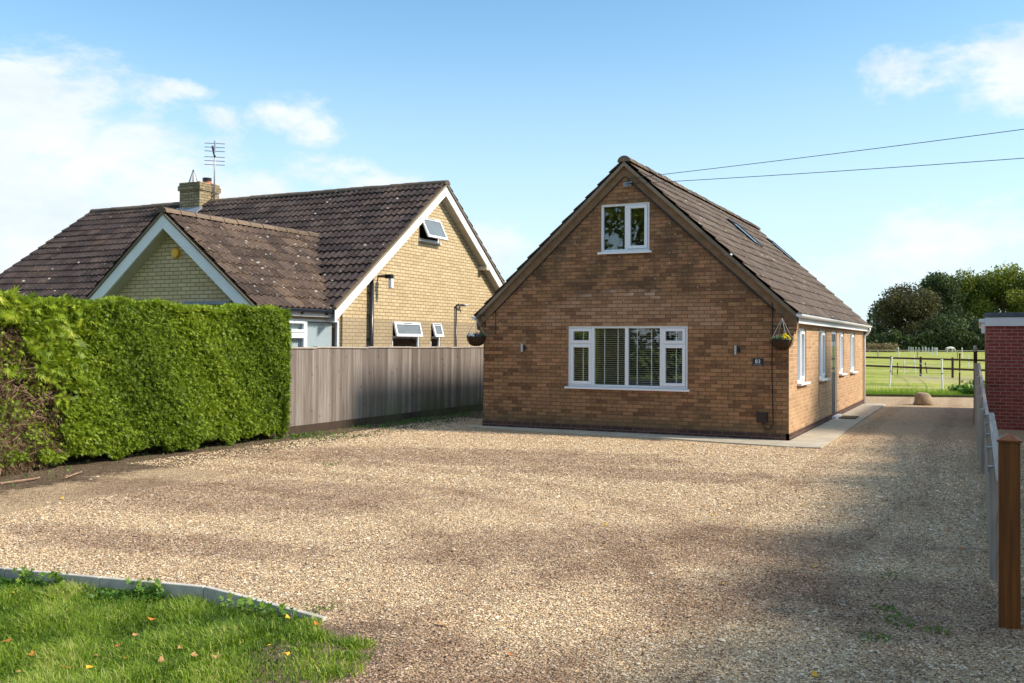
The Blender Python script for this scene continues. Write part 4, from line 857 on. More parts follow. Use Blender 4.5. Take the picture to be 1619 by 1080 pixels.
n=130000; yy=rg.uniform(HY0+3.5,HY1,n); zz=rg.uniform(.03,HT,n); zz=np.where(zz<.13+.07*np.sin(yy*5)+.05*np.sin(yy*13),zz+.14,zz)
dm=deadmask(yy,zz); keep=(dm>1.0)|(rg.random(n)<.16*(np.sin(yy*7)*np.sin(zz*9)>0.1))|(rg.random(n)<.04); yy,zz=yy[keep],zz[keep]; n=len(yy)
P=np.stack([HX-.10+bulge(yy,zz)+rg.uniform(-.05,.05,n),yy,zz],1); P[:,0]-=np.clip(.35-zz,0,.35)*.15; P[:,0]-=np.clip(zz-(HT-.15),0,.15)*.3
N=np.tile([1,0,.15],(n,1)); big=np.where(yy<-8.5,1.35,1.0)
clump=np.sin(yy*23+2*np.sin(zz*9))*np.sin(zz*27+2*np.sin(yy*11)); P[:,0]-=.035*(clump<-.35); tn=.46+.10*np.sin(yy*2.1+zz)+.10*clump+rg.normal(size=n)*.13+np.where((yy<-9.0),.08,0)
V1,F1,T1=fronds(P,N,.046,rg,tn,.6,5,.27); 
n=20000; yy=rg.uniform(HY0+3.5,HY1,n); xx=rg.uniform(HX-.95,HX-.03,n)
P=np.stack([xx,yy,HT-.03+.04*np.sin(yy*2.3)+.03*np.sin(yy*7.1+xx*5)+rg.uniform(-.05,.02,n)],1); N=np.tile([.15,0,1.0],(n,1)); V2,F2,T2=fronds(P,N,.06,rg,.62+rg.normal(size=n)*.12,.1)
n=7000; xx=rg.uniform(HX-.95,HX-.02,n); zz=rg.uniform(.12,HT,n); P=np.stack([xx,np.full(n,HY1-.06)+rg.uniform(-.04,.04,n),zz],1); N=np.tile([.2,1.0,.1],(n,1)); V3,F3,T3=fronds(P,N,.085,rg,.4+rg.normal(size=n)*.1,.5)
# loose longer shoots near the camera end
n=900; yy=rg.uniform(-11.5,-8.6,n); zz=rg.uniform(.9,2.45,n); k=(deadmask(yy,zz)>.8); yy,zz=yy[k],zz[k]; n=len(yy)
P=np.stack([HX-.04+bulge(yy,zz),yy,zz],1); V4,F4,T4=fronds(P,np.tile([1,0,.1],(n,1)),.12,rg,.6+rg.normal(size=n)*.15,.5,7,.18)
VV=[V1,V2,V3,V4]; FF=[F1,F2,F3,F4]; off=0; FO=[]
for v,f in zip(VV,FF): FO.append(f+off); off+=len(v)
npmesh('green_foliage',np.concatenate(VV),np.concatenate(FO),m_hedge,hg,np.concatenate([T1,T2,T3,T4]))
n=9000; yy=rg.uniform(-11.6,-8.7,n); zz=rg.uniform(.05,2.0,n); k=deadmask(yy,zz)<1.15; yy,zz=yy[k],zz[k]; n=len(yy)
P=np.stack([HX-.20+bulge(yy,zz)+rg.uniform(-.06,.08,n),yy,zz],1); V,F,T=fronds(P,np.tile([1,0,0],(n,1)),.10,rg,.5+rg.normal(size=n)*.25,.7,4,.10)
npmesh('dead_foliage',V,F,m_dead,hg,T)
mb=MB(); rr=random.Random(4)
for k in range(200):
    y0_=rr.uniform(-11.3,-8.9); z0_=rr.uniform(.1,1.6)
    if deadmask(y0_,z0_)>1.1: continue
    p=Vector((HX-.22,y0_,z0_)); pts=[p]
    for _ in range(4): p=p+Vector((rr.uniform(.0,.06),rr.uniform(-.13,.13),rr.uniform(-.10,.10))); pts.append(p)
    mb.tube(pts,.005,4,cap=False)
for k in range(11):
    y0_=HY0+4+k*.68+rr.uniform(-.1,.1); mb.tube([(HX-.45,y0_,-.02),(HX-.42,y0_+rr.uniform(-.05,.05),.3),(HX-.5,y0_,.8)],.035,6)
mb.tube([(HX+.02,-9.95,-.02),(HX-.12,-9.8,.12),(HX-.35,-9.72,.35)],.035,7)
mb.build('bare_twigs',m_twig,hg)
# soil ridge beneath hedge and fence with low weeds
n=5200; rg=np.random.default_rng(9); yy=rg.uniform(-12,6.5,n); xx=np.where(rg.random(n)<.5,-8.75+rg.exponential(.28,n),-8.75+rg.uniform(0,1.3,n)); ok=(xx<-7.5); xx,yy=xx[ok],yy[ok]; n=len(xx)
dens=.5+.5*np.sin(yy*2.1)*np.sin(yy*.9+1); ok=rg.random(n)<np.where(yy>-4.2,dens*.9,dens*.12); xx,yy=xx[ok],yy[ok]; n=len(xx)
P=np.stack([xx,yy,np.full(n,.012)],1); V,F,T=fronds(P,np.tile([0,0,1.],(n,1)),.05,rg,.35+rg.normal(size=n)*.2,.2,4,.35); tag(npmesh('low_weeds',V,F,m_weed,None,T),'patchy low green weeds in the soil strip along the fence','weeds',kind='stuff')
# leaf litter/soil crumbs
def stones(n,xr,yr,smin,smax,rg,cond=None,zoff=.0):
    x=rg.uniform(*xr,n); y=rg.uniform(*yr,n)
    if cond is not None: k=cond(x,y); x,y=x[k],y[k]
    n=len(x); s=rg.uniform(smin,smax,n)*rg.choice([1,1,1,1.5],n); th=rg.uniform(0,2*np.pi,n); a=s*rg.uniform(.7,1.25,n); b=s*rg.uniform(.5,.95,n); h=s*rg.uniform(.35,.7,n)
    c,sn_=np.cos(th),np.sin(th); z=h*.35+zoff
    V=[]; 
    for (u,v,w_) in ((1,.15,0),(.1,1,.1),(-1,.1,-.1),(.05,-1,.1)): V.append(np.stack([x+a*u*c-b*v*sn_,y+a*u*sn_+b*v*c,z+h*w_+rg.uniform(-.2,.2,n)*h],1))
    V.append(np.stack([x+rg.uniform(-.3,.3,n)*a,y+rg.uniform(-.3,.3,n)*a,z+h],1)); V=np.concatenate(V); i=np.arange(n)
    F=np.concatenate([np.stack([i+n*k,i+n*((k+1)%4),i+4*n],1) for k in range(4)]); t_=rg.random(n); return V,F,np.tile(t_,4)
def inview(x,y):
    dx=x-CP.x; dy=y-CP.y; zf=dx*fw.x+dy*fw.y; xr_=dx*rt.x+dy*rt.y; return (zf>4)&(np.abs(xr_/np.maximum(zf,.1))<.60)
def verge_edge(x): # y of kerb front line as function of x
    return np.interp(x,[-12,-3.76,-2.9,-1.95,-1.69,-.64,.0,.35],[-14.6,-13.2,-13.06,-12.87,-12.93,-13.12,-13.5,-14.2])
def isgravel(x,y): return inview(x,y)&(x>-8.2)&((y>verge_edge(x)+.05)|(x>.1))&~((x>-6.7)&(x<.72)&(y>-.95))
Vs,Fs,Ts=stones(200000,(-6,6),(-15.0,-8.0),.0045,.0098,np.random.default_rng(2),isgravel)
V2,F2,T2=stones(110000,(-8.3,5),(-8.0,2.0),.007,.013,np.random.default_rng(3),isgravel)
V3,F3,T3=stones(420,(-8,5),(-15.0,0),.014,.024,np.random.default_rng(12),isgravel)
T3=.6+.4*T3
V=np.concatenate([Vs,V2,V3]); F=np.concatenate([Fs,F2+len(Vs),F3+len(Vs)+len(V2)])
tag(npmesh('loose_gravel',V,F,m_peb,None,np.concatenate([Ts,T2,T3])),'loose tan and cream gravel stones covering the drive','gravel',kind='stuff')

# ================================================================== KERB + VERGE
kl=[(-9.0,-14.0),(-7.2,-13.70),(-5.4,-13.42),(-4.55,-13.29),(-3.72,-13.165),(-2.83,-13.02),(-1.93,-12.86),(-1.62,-12.91),(-.66,-13.10)]
kerb=empty('concrete_kerb',(-3,-13.1,0),'grey concrete edging kerb between the grass verge and the gravel, ending in a dropped piece','kerb')
for i,((x0,y0),(x1,y1)) in enumerate(zip(kl,kl[1:])):
    d=Vector((x1-x0,y1-y0,0)).normalized(); nn=Vector((-d.y,d.x,0))*.044; g=d*.003
    za=.022; zb=.022
    A=Vector((x0,y0,0))+g; B=Vector((x1,y1,0))-g; dz=Vector((0,0,1))
    mb=MB(); mb.hexa([A-dz*.20,B-dz*.20,B+nn-dz*.20,A+nn-dz*.20,A+dz*za,B+dz*zb,B+nn+dz*zb,A+nn+dz*za]); mb.build('kerb_stone',m_kerb,kerb,.006)
def vz(x,y): return np.interp(np.asarray(x,float),[-1.7,-.7],[-.10,-.002])
mb=MB(); gx=[-9.0+.3*i for i in range(28)]+[-.64]
for a_,b_ in zip(gx,gx[1:]):
    ya_,yb_=[float(np.interp(q_,[-9,-3.76,-2.9,-1.95,-1.69,-.64,.0,.35],[-14.0,-13.17,-13.03,-12.86,-12.91,-13.1,-13.45,-14.2]))+.01 for q_ in (a_,b_)]
    for k in range(4):
        f0,f1=k/4,(k+1)/4; lo=-18.5
        q4=[(a_,ya_+(lo-ya_)*f0),(b_,yb_+(lo-yb_)*f0),(b_,yb_+(lo-yb_)*f1),(a_,ya_+(lo-ya_)*f1)]
        mb.poly([(x_,y_,float(vz(x_,y_))) for x_,y_ in q4])
tag(mb.build('verge_ground',m_under,fixn=False),kind='structure')
rg=np.random.default_rng(21)
def inverge(x,y,pad=.0): 
    e=verge_edge(x)-.03; wob=.10*np.sin(y*9+x*3)+.07*np.sin(y*21+1)+.05*np.sin(x*33+y*17); return (y<e+np.where(x>-.6,wob*.6-.02,0))&(x<np.interp(y,[-18,-15,-14.4,-13.95,-13.55],[-1.0,-.42,-.10,.02,-.06])+pad+wob*1.2)
n=300000; x=rg.uniform(-5.5,.4,n); y=rg.uniform(-16.2,-12.8,n); k=inverge(x,y)&inview(x,y); x,y=x[k],y[k]; 
cl_=np.sin(x*5.1+1)*np.sin(y*6.3)+np.sin(x*11+y*7)*.5; thin=np.clip((x+.9)*1.1,0,.72)+np.where((y>verge_edge(x)-.28)&(x>-2.3),.45,0); k=rg.random(len(x))>thin*(.8-.3*cl_); x,y,cl_=x[k],y[k],cl_[k]
for (xx_,yy_,sd_,nn_) in ((558,1020,.045,700),(548,1040,.04,500),(500,1008,.05,500),(470,1000,.05,500),(525,1065,.05,400)):
    p=gpix(xx_,yy_); x=np.concatenate([x,rg.normal(p.x,sd_*1.5,nn_)]); y=np.concatenate([y,rg.normal(p.y,sd_,nn_)]); cl_=np.concatenate([cl_,rg.uniform(-.6,.1,nn_)])
n=len(x)
# grass blades, three segments each
h=rg.uniform(.035,.10,n)*(1+.30*cl_)*np.where(x>-.8,.6,1); th=rg.uniform(0,2*np.pi,n); lean=rg.uniform(.2,1.1,n)*h; w_=rg.uniform(.0016,.0036,n)
dx,dy=np.cos(th),np.sin(th); sx,sy=-dy,dx
B0=np.stack([x,y,vz(x,y)-.005],1); S=np.stack([sx*w_,sy*w_,np.zeros(n)],1)
Mid=B0+np.stack([dx*lean*.35,dy*lean*.35,h*.62],1); Tip=B0+np.stack([dx*lean,dy*lean,h*np.clip(1-.25*lean/h,.5,1)],1)
V=np.concatenate([B0-S,B0+S,Mid+S*.8,Mid-S*.8,Tip+S*.15,Tip-S*.15]); i=np.arange(n)
F=np.concatenate([np.stack([i,i+n,i+2*n,i+3*n],1),np.stack([i+3*n,i+2*n,i+4*n,i+5*n],1)]); tt=np.clip(.44+.16*cl_+.14*np.sin(x*1.9+1)*np.sin(y*2.7)+rg.normal(size=n)*.20+(rg.random(n)<.07)*.5,0,1)
tag(npmesh('verge_grass',V,F,m_grassb,None,np.tile(tt,2)),'long bright green grass of the verge in the bottom left corner','grass',kind='stuff')
# broadleaf weeds along the kerb
n=2600; x=rg.uniform(-4.6,-2.2,n); y=verge_edge(x)-.03-np.abs(rg.normal(size=n))*.10; P=np.stack([x,y,vz(x,y)+rg.uniform(.01,.06,n)],1); V,F,T=fronds(P,np.tile([0,-.2,1.],(n,1)),.030,rg,.35+rg.normal(size=n)*.2,.2,4,.6); 
P=np.stack([np.concatenate([rg.normal(-3.4,.05,60),rg.normal(-3.15,.06,60),rg.normal(-1.2,.2,80),rg.normal(-2.3,.08,60)]),0*np.arange(260.)-13.22,rg.uniform(-.09,.05,260)],1); P[:,1]=verge_edge(P[:,0])-.06+rg.normal(size=260)*.02
V2,F2,T2=fronds(P,np.tile([0,-.3,1.],(260,1)),.045,rg,.8+rg.normal(size=260)*.15,.2,4,.5)
tag(npmesh('verge_weeds',np.concatenate([V,V2]),np.concatenate([F,F2+len(V)]),m_weed,None,np.concatenate([T,T2])),'broad leaved weeds growing against the kerb','weeds',kind='stuff')
# fallen leaves
def leafmesh(mat,seed):
    rr=random.Random(seed); me=bpy.data.meshes.new('fallen_leaf'); v=[];m=9
    for k in range(m):
        a=2*math.pi*k/m; r_=.5*(1 if k%2==0 else .66)*rr.uniform(.85,1.15); v.append((r_*math.cos(a)*1.15,r_*math.sin(a)*.8,.10*math.cos(a*2)+rr.uniform(-.04,.06)+.1))
    v.append((0,0,.02)); v+= [(.55,.02,.1),(.95,.10,.14),(.95,.07,.14)]
    me.from_pydata(v,[],[(k,(k+1)%m,m) for k in range(m)]+[(m+1,m+2,m+3)]); me.materials.append(mat); return me
LM=[leafmesh(m_lfy,1),leafmesh(m_lfo,2),leafmesh(m_lfb,3),leafmesh(m_lfy,4)]
def drop(x,y,z,s,k,lab,grp):
    o=bpy.data.objects.new('fallen_leaf',LM[k]); o.location=(x,y,z); o.scale=(s,s,s); o.rotation_euler=(random.uniform(-.35,.35),random.uniform(-.35,.35),random.uniform(0,6.28)); col.objects.link(o); tag(o,lab,'leaf',grp)
cols_=['yellow','orange','tan','yellow']
for (xx,yy,k) in [(20,941,0),(118,967,2),(240,983,1),(12,1017,1),(75,1066,2),(102,1067,1),(285,1047,2),(200,1058,1),(343,1070,2),(308,1065,2),(422,1051,0),(452,1066,0),(455,1001,0),(372,1015,2),(152,1048,2),(30,1068,2),(50,1040,1),(140,1070,0),(500,1015,1),(255,1070,2),(185,1030,1),(215,1010,2)]:
    p=gpix(xx,yy,-.06); drop(p.x,p.y,float(vz(p.x,p.y))+.055,random.uniform(.035,.062),k,'small %s autumn leaf lying on the grass verge'%cols_[k],'%s leaves on the grass verge'%cols_[k])
for (xx,yy,k) in [(957,832,0),(805,1038,1),(1177,878,0),(1288,898,0),(1382,848,1),(1289,1071,0),(1118,802,0),(1128,815,0),(1270,801,0),(1310,803,0),(60,782,0),(98,790,0),(1562,858,1),(1470,822,1),(1482,775,1),(1187,833,0),(1142,925,0),(700,990,2),(330,800,2),(1430,760,1),(1500,840,1),(1520,870,1),(1180,720,2)]:
    p=gpix(xx,yy); drop(p.x,p.y,.012,random.uniform(.04,.06),k,'small %s fallen leaf lying on the gravel drive'%cols_[k],'%s leaves on the gravel'%cols_[k])
# sawn stick near hedge
q=MB(); a=gpix(0,768); b=gpix(62,758); c_=gpix(52,761); q.tube([a+Vector((0,0,.03)),c_+Vector((0,0,.03)),b+Vector((0,0,.025))],.013,7); q.tube([a+Vector((.3,.7,.03)),a+Vector((-.0,1.2,.03))],.012,6); tag(q.build('fallen_branch',m_twig),'pale stick lying on the soil at the foot of the hedge','branch')

# ================================================================== STONE BLOCK
p=gpix(1459,641); me=MB(); n=14
pr=[(.0,-.02),(.30,-.02),(.325,.04),(.305,.12),(.285,.21),(.26,.29),(.215,.335),(.12,.36),(.0,.355)]
q=MB(); q.lathe((p.x,p.y+.25,0),[(r_*.86,h_*1.0) for r_,h_ in pr],18); o=q.build('stone_block',m_stone,None,smooth=True); tag(o,'rounded sandstone boulder standing on the gravel in front of the paddock','boulder')
for v in o.data.vertices: v.co+=Vector((random.uniform(-.018,.018)+.02*math.sin(v.co.z*14),random.uniform(-.02,.02),random.uniform(-.012,.012)+.02*math.sin(v.co.x*9)))

# ================================================================== GARAGE
ga=empty('red_brick_garage',(6,8,0),'red brick flat roofed garage with white fascia at the right edge','garage')
GX0,GX1,GY0,GY1,GZ=3.32,9.5,5.0,12.5,2.24
mb=MB(FRONT,(0,GY0,0)); wall(mb,GX0,GX1,-.02,lambda x:GZ,[],[]); mb.build('front_wall',m_red,ga,fixn=False)
mb=MB(); mb.poly([(GX0,GY0,0),(GX0,GY1,0),(GX0,GY1,GZ),(GX0,GY0,GZ)],[(0,0),(GY1-GY0,0),(GY1-GY0,GZ),(0,GZ)]); mb.build('side_wall',m_red,ga,fixn=False)
mb=MB(); mb.poly([(GX1,GY0,0),(GX1,GY1,0),(GX1,GY1,GZ),(GX1,GY0,GZ)],[(0,0),(GY1-GY0,0),(GY1-GY0,GZ),(0,GZ)]); mb.poly([(GX0,GY1,0),(GX1,GY1,0),(GX1,GY1,GZ),(GX0,GY1,GZ)]); mb.build('rear_wall',m_red,ga,fixn=False)
q=MB(); q.box(GX0-.0,GX1+.03,GY0-.05,GY0-.025,GZ-.0,GZ+.19); q.box(GX0-.03,GX0-.0,GY0-.05,GY1,GZ-.0,GZ+.19); q.build('fascia',m_wpaint,ga,.004)
q=MB(); q.box(GX0-.045,GX1+.05,GY0-.07,GY1+.02,GZ+.19,GZ+.29); q.build('flat_roof',m_felt,ga,.015)
q=MB(); q.box(GX0-.15,GX0-.03,GY0-.06,GY1,GZ+.07,GZ+.16); q.box(GX0-.10,GX0-.02,GY0-.02,GY0+.06,GZ-.16,GZ+.07); q.build('gutter',m_wpaint,ga,.02)

# ================================================================== RIGHT FENCE
gp=empty('gate_post',(3.40,-11.13,0),'square brown stained timber gate post with a pyramid cap at the right edge','post')
q=MB(); x0,x1,y0,y1=3.302,3.428,-11.20,-11.07; q.box(x0,x1,y0,y1,-.1,1.20); q.build('post_shaft',m_postw,gp,.004)
q=MB(); q.box(x0-.010,x1+.010,y0-.010,y1+.010,1.20,1.212); cx_,cy_=(x0+x1)/2,(y0+y1)/2
b4=[(x0-.008,y0-.008,1.212),(x1+.008,y0-.008,1.212),(x1+.008,y1+.008,1.212),(x0-.008,y1+.008,1.212)]
for k in range(4): q.poly([b4[k],b4[(k+1)%4],(cx_,cy_,1.255)])
q.build('post_cap',m_postw,gp)
rf=empty('rail_fence',(3.3,-4,0),'low silvered post and rail fence running along the right side of the drive','fence')
py=[-9.85,-8.3,-6.85,-5.3,-3.8]
for yy in py:
    q=MB(); q.box(3.255,3.318,yy,yy+.07,-.05,.885); q.build('post',m_rail,rf,.004)
    q=MB(); q.box(3.25,3.372,yy-.006,yy+.075,.874,.884); q.box(3.25,3.258,yy-.006,yy+.075,.84,.872); q.build('post_strap',m_lead,rf)
q=MB(); 
for z_ in (.80,.47,.16): q.box(3.320,3.350,-10.9,-3.7,z_,z_+.07)
q.box(3.295,3.365,-10.9,-3.7,.885,.912)
q.build('rail',m_rail,rf,.004)
tf=empty('raked_fence',(3.25,1,0),'silvered rail fence rising in height beside the red brick garage','fence')
def hz(y): return .88+(y+3.7)/(4.8+3.7)*.56
def fx(y): return 3.262-(y+3.65)/8.45*.11
for yy in (-3.1,-1.5,.1,1.7,3.3,4.7): q=MB(); q.box(fx(yy)-.072,fx(yy)-.002,yy,yy+.08,-.05,hz(yy)); q.build('post',m_rail,tf,.004)
q=MB()
for (f0,f1) in ((.90,1.0),(.55,.65),(.2,.3)):
    a,b=hz(-3.65),hz(4.8); xa_,xb_=fx(-3.65),fx(4.8); q.hexa([(xa_,-3.65,a*f0),(xa_+.045,-3.65,a*f0),(xb_+.045,4.8,b*f0),(xb_,4.8,b*f0),(xa_,-3.65,a*f1),(xa_+.045,-3.65,a*f1),(xb_+.045,4.8,b*f1),(xb_,4.8,b*f1)])
q.build('rail',m_rail,tf,.004)
df=empty('dark_gate',(3.1,13,0),'dark brown field gate panel with rounded top standing beyond the garage corner','gate')
q=MB(); q.box(3.06,3.14,6.0,6.1,-.05,1.72); q.box(3.05,3.13,9.4,9.5,-.05,1.76); q.build('gate_stile',m_dkwood,df,.01)
q=MB(); 
for k in range(9): z_=.12+k*.185; q.box(3.07,3.10,6.1,9.4,z_,z_+.13)
q.build('gate_boards',m_dkwood,df)
q=MB(); q.tube([(3.10,5.95,1.72),(3.09,7.5,1.78),(3.09,9.55,1.76)],.045,8); q.build('top_rail',m_rail,df)

# ================================================================== PADDOCK FENCES
def gl(xx,yy): return gpix(xx,yy)
pf=empty('paddock_rail_fence',(0,38,0),'dark two rail fence running across the nearer part of the paddock','fence')
A=gl(1409,592); B=gl(1506,597); d=(B-A); A2=A-d*2.2; B2=B+d*1.2
def bar(mb,P,Q,z0_,z1_,th):
    dd=(Q-P).normalized(); s=Vector((-dd.y,dd.x,0))*th; z0v=Vector((0,0,z0_)); z1v=Vector((0,0,z1_))
    mb.hexa([P+z0v,Q+z0v,Q+s+z0v,P+s+z0v,P+z1v,Q+z1v,Q+s+z1v,P+s+z1v])
q=MB(); bar(q,A2,B2,.95,1.06,.05); bar(q,A2,B2,.42,.53,.05); q.build('rail',m_dkwood,pf)
for P_ in (A-d*2,A-d*1,A,A+d*.5+Vector((0,.1,0)),B,B+d): q=MB(); q.box(P_.x-.06,P_.x+.06,P_.y+.05,P_.y+.17,-.05,1.12); q.build('post',m_dkwood,pf)
def wpost(xb,yb,xt,yt,lab,mat=m_wpaint,r=.035,name='white_post',grp='white electric fence posts'):
    b=gl(xb,yb); dist=(b-CP).dot(fw); h=(yb-yt)/1497.04*dist; s=(xt-xb)/1497.04*dist
    o=empty(name,b,lab,'fence post',grp); q=MB(); q.tube([b-Vector((0,0,.1)),b+rt2*s+Vector((0,0,h))],r,7); q.tube([b+rt2*s+Vector((0,0,h-.02)),b+rt2*s+Vector((0,0,h+.03))],r*1.4,7); q.build('shaft',mat,o)
    q=MB(); q.box(*sorted((b.x+s*.5-.03,b.x+s*.5+.03)),b.y-.06,b.y-.02,h*.5,h*.5+.06); q.build('insulator',m_wpaint if mat is not m_wpaint else m_lead,o); return b+rt2*s+Vector((0,0,h))
t1=wpost(1406,611,1410,565,'leaning white fence post nearest the bungalow corner in the paddock')
t2=wpost(1490,615,1489,569,'upright white fence post in the middle of the near paddock')
t3=wpost(1448,591,1444.5,562,'slim white fence post behind the dark rails, left of the upright white post',r=.03)
t4=wpost(1429,590,1429,566,'slim white fence post wrapped with tape behind the dark rails',r=.03)
wpost(1531.5,582,1531.5,561,'slim white fence post behind the dark rails nearest the garage',r=.03)
wpost(1517,618,1517.5,560,'thin dark metal stake standing in the grass near the garage',m_dkwood,.03,'metal_stake','dark stakes')
wpost(1419,592,1419,575,'short dark stake behind the dark rails, the left one',m_dkwood,.03,'metal_stake','dark stakes')
wpost(1466,590,1463,574,'short dark stake behind the dark rails, right of the slim posts',m_dkwood,.03,'metal_stake','dark stakes')
for sg,zz in ((.28,-.15),(.28,-.75)):
    q=MB(); 
    for a,b in ((t4,t3),(t3,t2)):
        q.tube(catenary(a+Vector((0,0,zz)),b+Vector((0,0,zz)),sg,10),.014,5,cap=False)
    tag(q.build('fence_tape',m_wpaint),'white electric fence tape sagging between the slim posts, %s strand'%('upper' if zz>-.5 else 'lower'),'fence tape','sagging fence tapes')
# far white rail fence
wf=empty('white_rail_fence',(0,100,0),'thin white rail fence crossing the far paddock in front of the trees','fence')
A=gl(1388,566); B=gl(1528,567); d=(B-A).normalized(); L_=(B-A).length
q=MB(); bar(q,A-d*18,B+d*14,1.0,1.10,.05); q.build('rail',m_rail,wf)
for k in range(-3,6): P_=A+d*(L_/2*k*.9); q=MB(); q.box(P_.x-.07,P_.x+.07,P_.y,P_.y+.12,-.05,1.15); q.build('post',m_rail,wf)
for i,(xx,yt,yb) in enumerate([(1367,552,566),(1420,549,565),(1521,550,566)]):
    wpost(xx+(1.5 if i==1 else 0),yb,xx,yt,['white post beside the downpipe in the middle distance','leaning white post in the middle distance under the bronze tree','white post in the middle distance left of the garage'][i],r=.06)
cl=[(1437,548,557),(1440.5,548.5,558.5),(1443.5,549,558.5),(1448,548.5,557),(1453,549,557.5),(1459,548,558),(1463,548,559),(1465,549,557),(1468.5,549.5,559),(1474,548.5,560),(1477,549,557),(1479.5,549.5,562),(1481.5,549.5,562)]
for i,(xx,yt,yb) in enumerate(cl):
    b=gl(xx,yb); dist=(b-CP).dot(fw); h=(yb-yt)/1497.04*dist; o=empty('jump_post',b,'far white show jump post, %s from the left in the cluster beside the white horse'%['first','second','third','fourth','fifth','sixth','seventh','eighth','ninth','tenth','eleventh','twelfth','thirteenth'][i],'post','cluster of far white posts')
    q=MB(); q.box(b.x-.075,b.x+.075,b.y,b.y+.12,-.05,h); q.build('shaft',m_wpaint,o)
# ================================================================== HORSE
hb=gl(1502,558); hd=(hb-CP).dot(fw)
bm=bmesh.new(); sk=bm.verts.layers.skin.verify(); vs=[]
def hv(x,z,y,r): v=bm.verts.new((x,y,z)); v[sk].radius=(r,r); vs.append(v); return v
P_=hv(-.55,1.15,0,.30); a1=hv(-.1,1.12,0,.31); a2=hv(.45,1.15,0,.28); n1=hv(.8,1.1,0,.17); n2=hv(1.05,.75,0,.13); h1=hv(1.15,.45,0,.11); h2=hv(1.22,.18,0,.07)
for a,b in ((P_,a1),(a1,a2),(a2,n1),(n1,n2),(n2,h1),(h1,h2)): bm.edges.new((a,b))
for (px_,par) in ((-.6,P_),(.5,a2)):
    for sy in (-.16,.16):
        k1=hv(px_+(.10 if px_<0 else 0),.75,sy,.12); k2=hv(px_-(.06 if px_<0 else 0),.42,sy,.065); k3=hv(px_,.03,sy,.06); bm.edges.new((par,k1)); bm.edges.new((k1,k2)); bm.edges.new((k2,k3))
tl=hv(-.88,1.05,0,.06); tl2=hv(-.95,.6,0,.05); bm.edges.new((P_,tl)); bm.edges.new((tl,tl2))
me=bpy.data.meshes.new('grazing_horse'); bm.to_mesh(me); bm.free(); me.materials.append(m_horse)
ho=bpy.data.objects.new('grazing_horse',me); col.objects.link(ho); m_=ho.modifiers.new('s','SKIN'); ho.modifiers.new('ss','SUBSURF').levels=1; me.skin_vertices[0].data[0].use_root=True
ho.location=hb; ho.rotation_euler=(0,0,YAW); ho.scale=(1.05,)*3; tag(ho,'white horse grazing at the far side of the paddock in front of the dark trees','horse')

# ================================================================== TREES
def tree(x,y,h,rad,mat,label,seed,n=9000,leaf=.55,nb=16,low=.15,group='trees beyond the paddock',name='broadleaf_tree',conic=False,stretch=1.0,loose=.0):
    o=empty(name,(x,y,0),label,'tree',group); rg=np.random.default_rng(seed); C=[]
    for k in range(nb):
        if conic: f=k/nb; zc=h*(low+(.95-low)*f); rr=rad*(1-f)*.9; a=rg.uniform(0,6.28); C.append((rr*.5*math.cos(a),rr*.5*math.sin(a),zc,max(.4,rr*.75)))
        else:
            f=rg.random(); zc=h*(low+.12+(.80-low)*f); prof=math.sqrt(max(.05,1-((f-.42)/.62)**2)); a=rg.uniform(0,6.28); q_=rg.uniform(.35,.85)*prof*rad; C.append((q_*math.cos(a)*stretch,q_*math.sin(a),zc,rad*rg.uniform(.26,.42)))
    C=np.array(C); w_=C[:,3]**2; idx=rg.choice(nb,n,p=w_/w_.sum()); u=rg.normal(size=(n,3)); u/=np.linalg.norm(u,axis=1)[:,None]
    r_=C[idx,3]*(rg.random(n)**.4)*(1+loose*rg.random(n)); lump=1+.25*np.sin(u[:,0]*7+idx)*np.sin(u[:,1]*6+idx*2)*np.sin(u[:,2]*8)
    P=C[idx,:3]+u*(r_*lump)[:,None]*[1,1,.82]; P[:,2]=np.maximum(P[:,2],h*.03)
    P+=np.array([x,y,0]); a=rg.normal(size=(n,3)); a/=np.linalg.norm(a,axis=1)[:,None]; b=np.cross(a,rg.normal(size=(n,3))); b/=np.linalg.norm(b,axis=1)[:,None]; L=leaf*rg.uniform(.5,1.2,n)[:,None]
    V=np.concatenate([P-a*L*.5,P+b*L*.30,P+a*L*.5,P-b*L*.30]); i=np.arange(n); tt=np.clip(.45+rg.normal(size=nb)[idx]*.16+rg.normal(size=n)*.12,0,1)
    npmesh('crown',V,np.stack([i,i+n,i+2*n,i+3*n],1),mat,o,tt)
    q=MB(); tr=h*.022; q.tube([(x,y,-.2),(x+.02*h,y,h*.25),(x,y,h*.5),(x,y,h*.8)],[tr*1.3,tr,tr*.7,tr*.2],8)
    for c in C[:10]: z0_=h*rg.uniform(.2,.5); q.tube([(x,y,z0_),(x+c[0]*.5,y+c[1]*.5,(z0_+c[2])/2+.02*h),(x+c[0],y+c[1],c[2])],[tr*.45,tr*.3,tr*.12],5,cap=False)
    q.build('trunk',m_bark,o); return o
def tp(xx,dist):   # ground point seen at pixel column xx and depth dist
    d=rt2*((xx-809.5)/1497.04)+fw; p=CP+d*dist; return p.x,p.y
def th_(ytop,dist): return 1.83+(545.5-ytop)/1497.04*dist
def rp(pxs,dist): return pxs/1497.04*dist
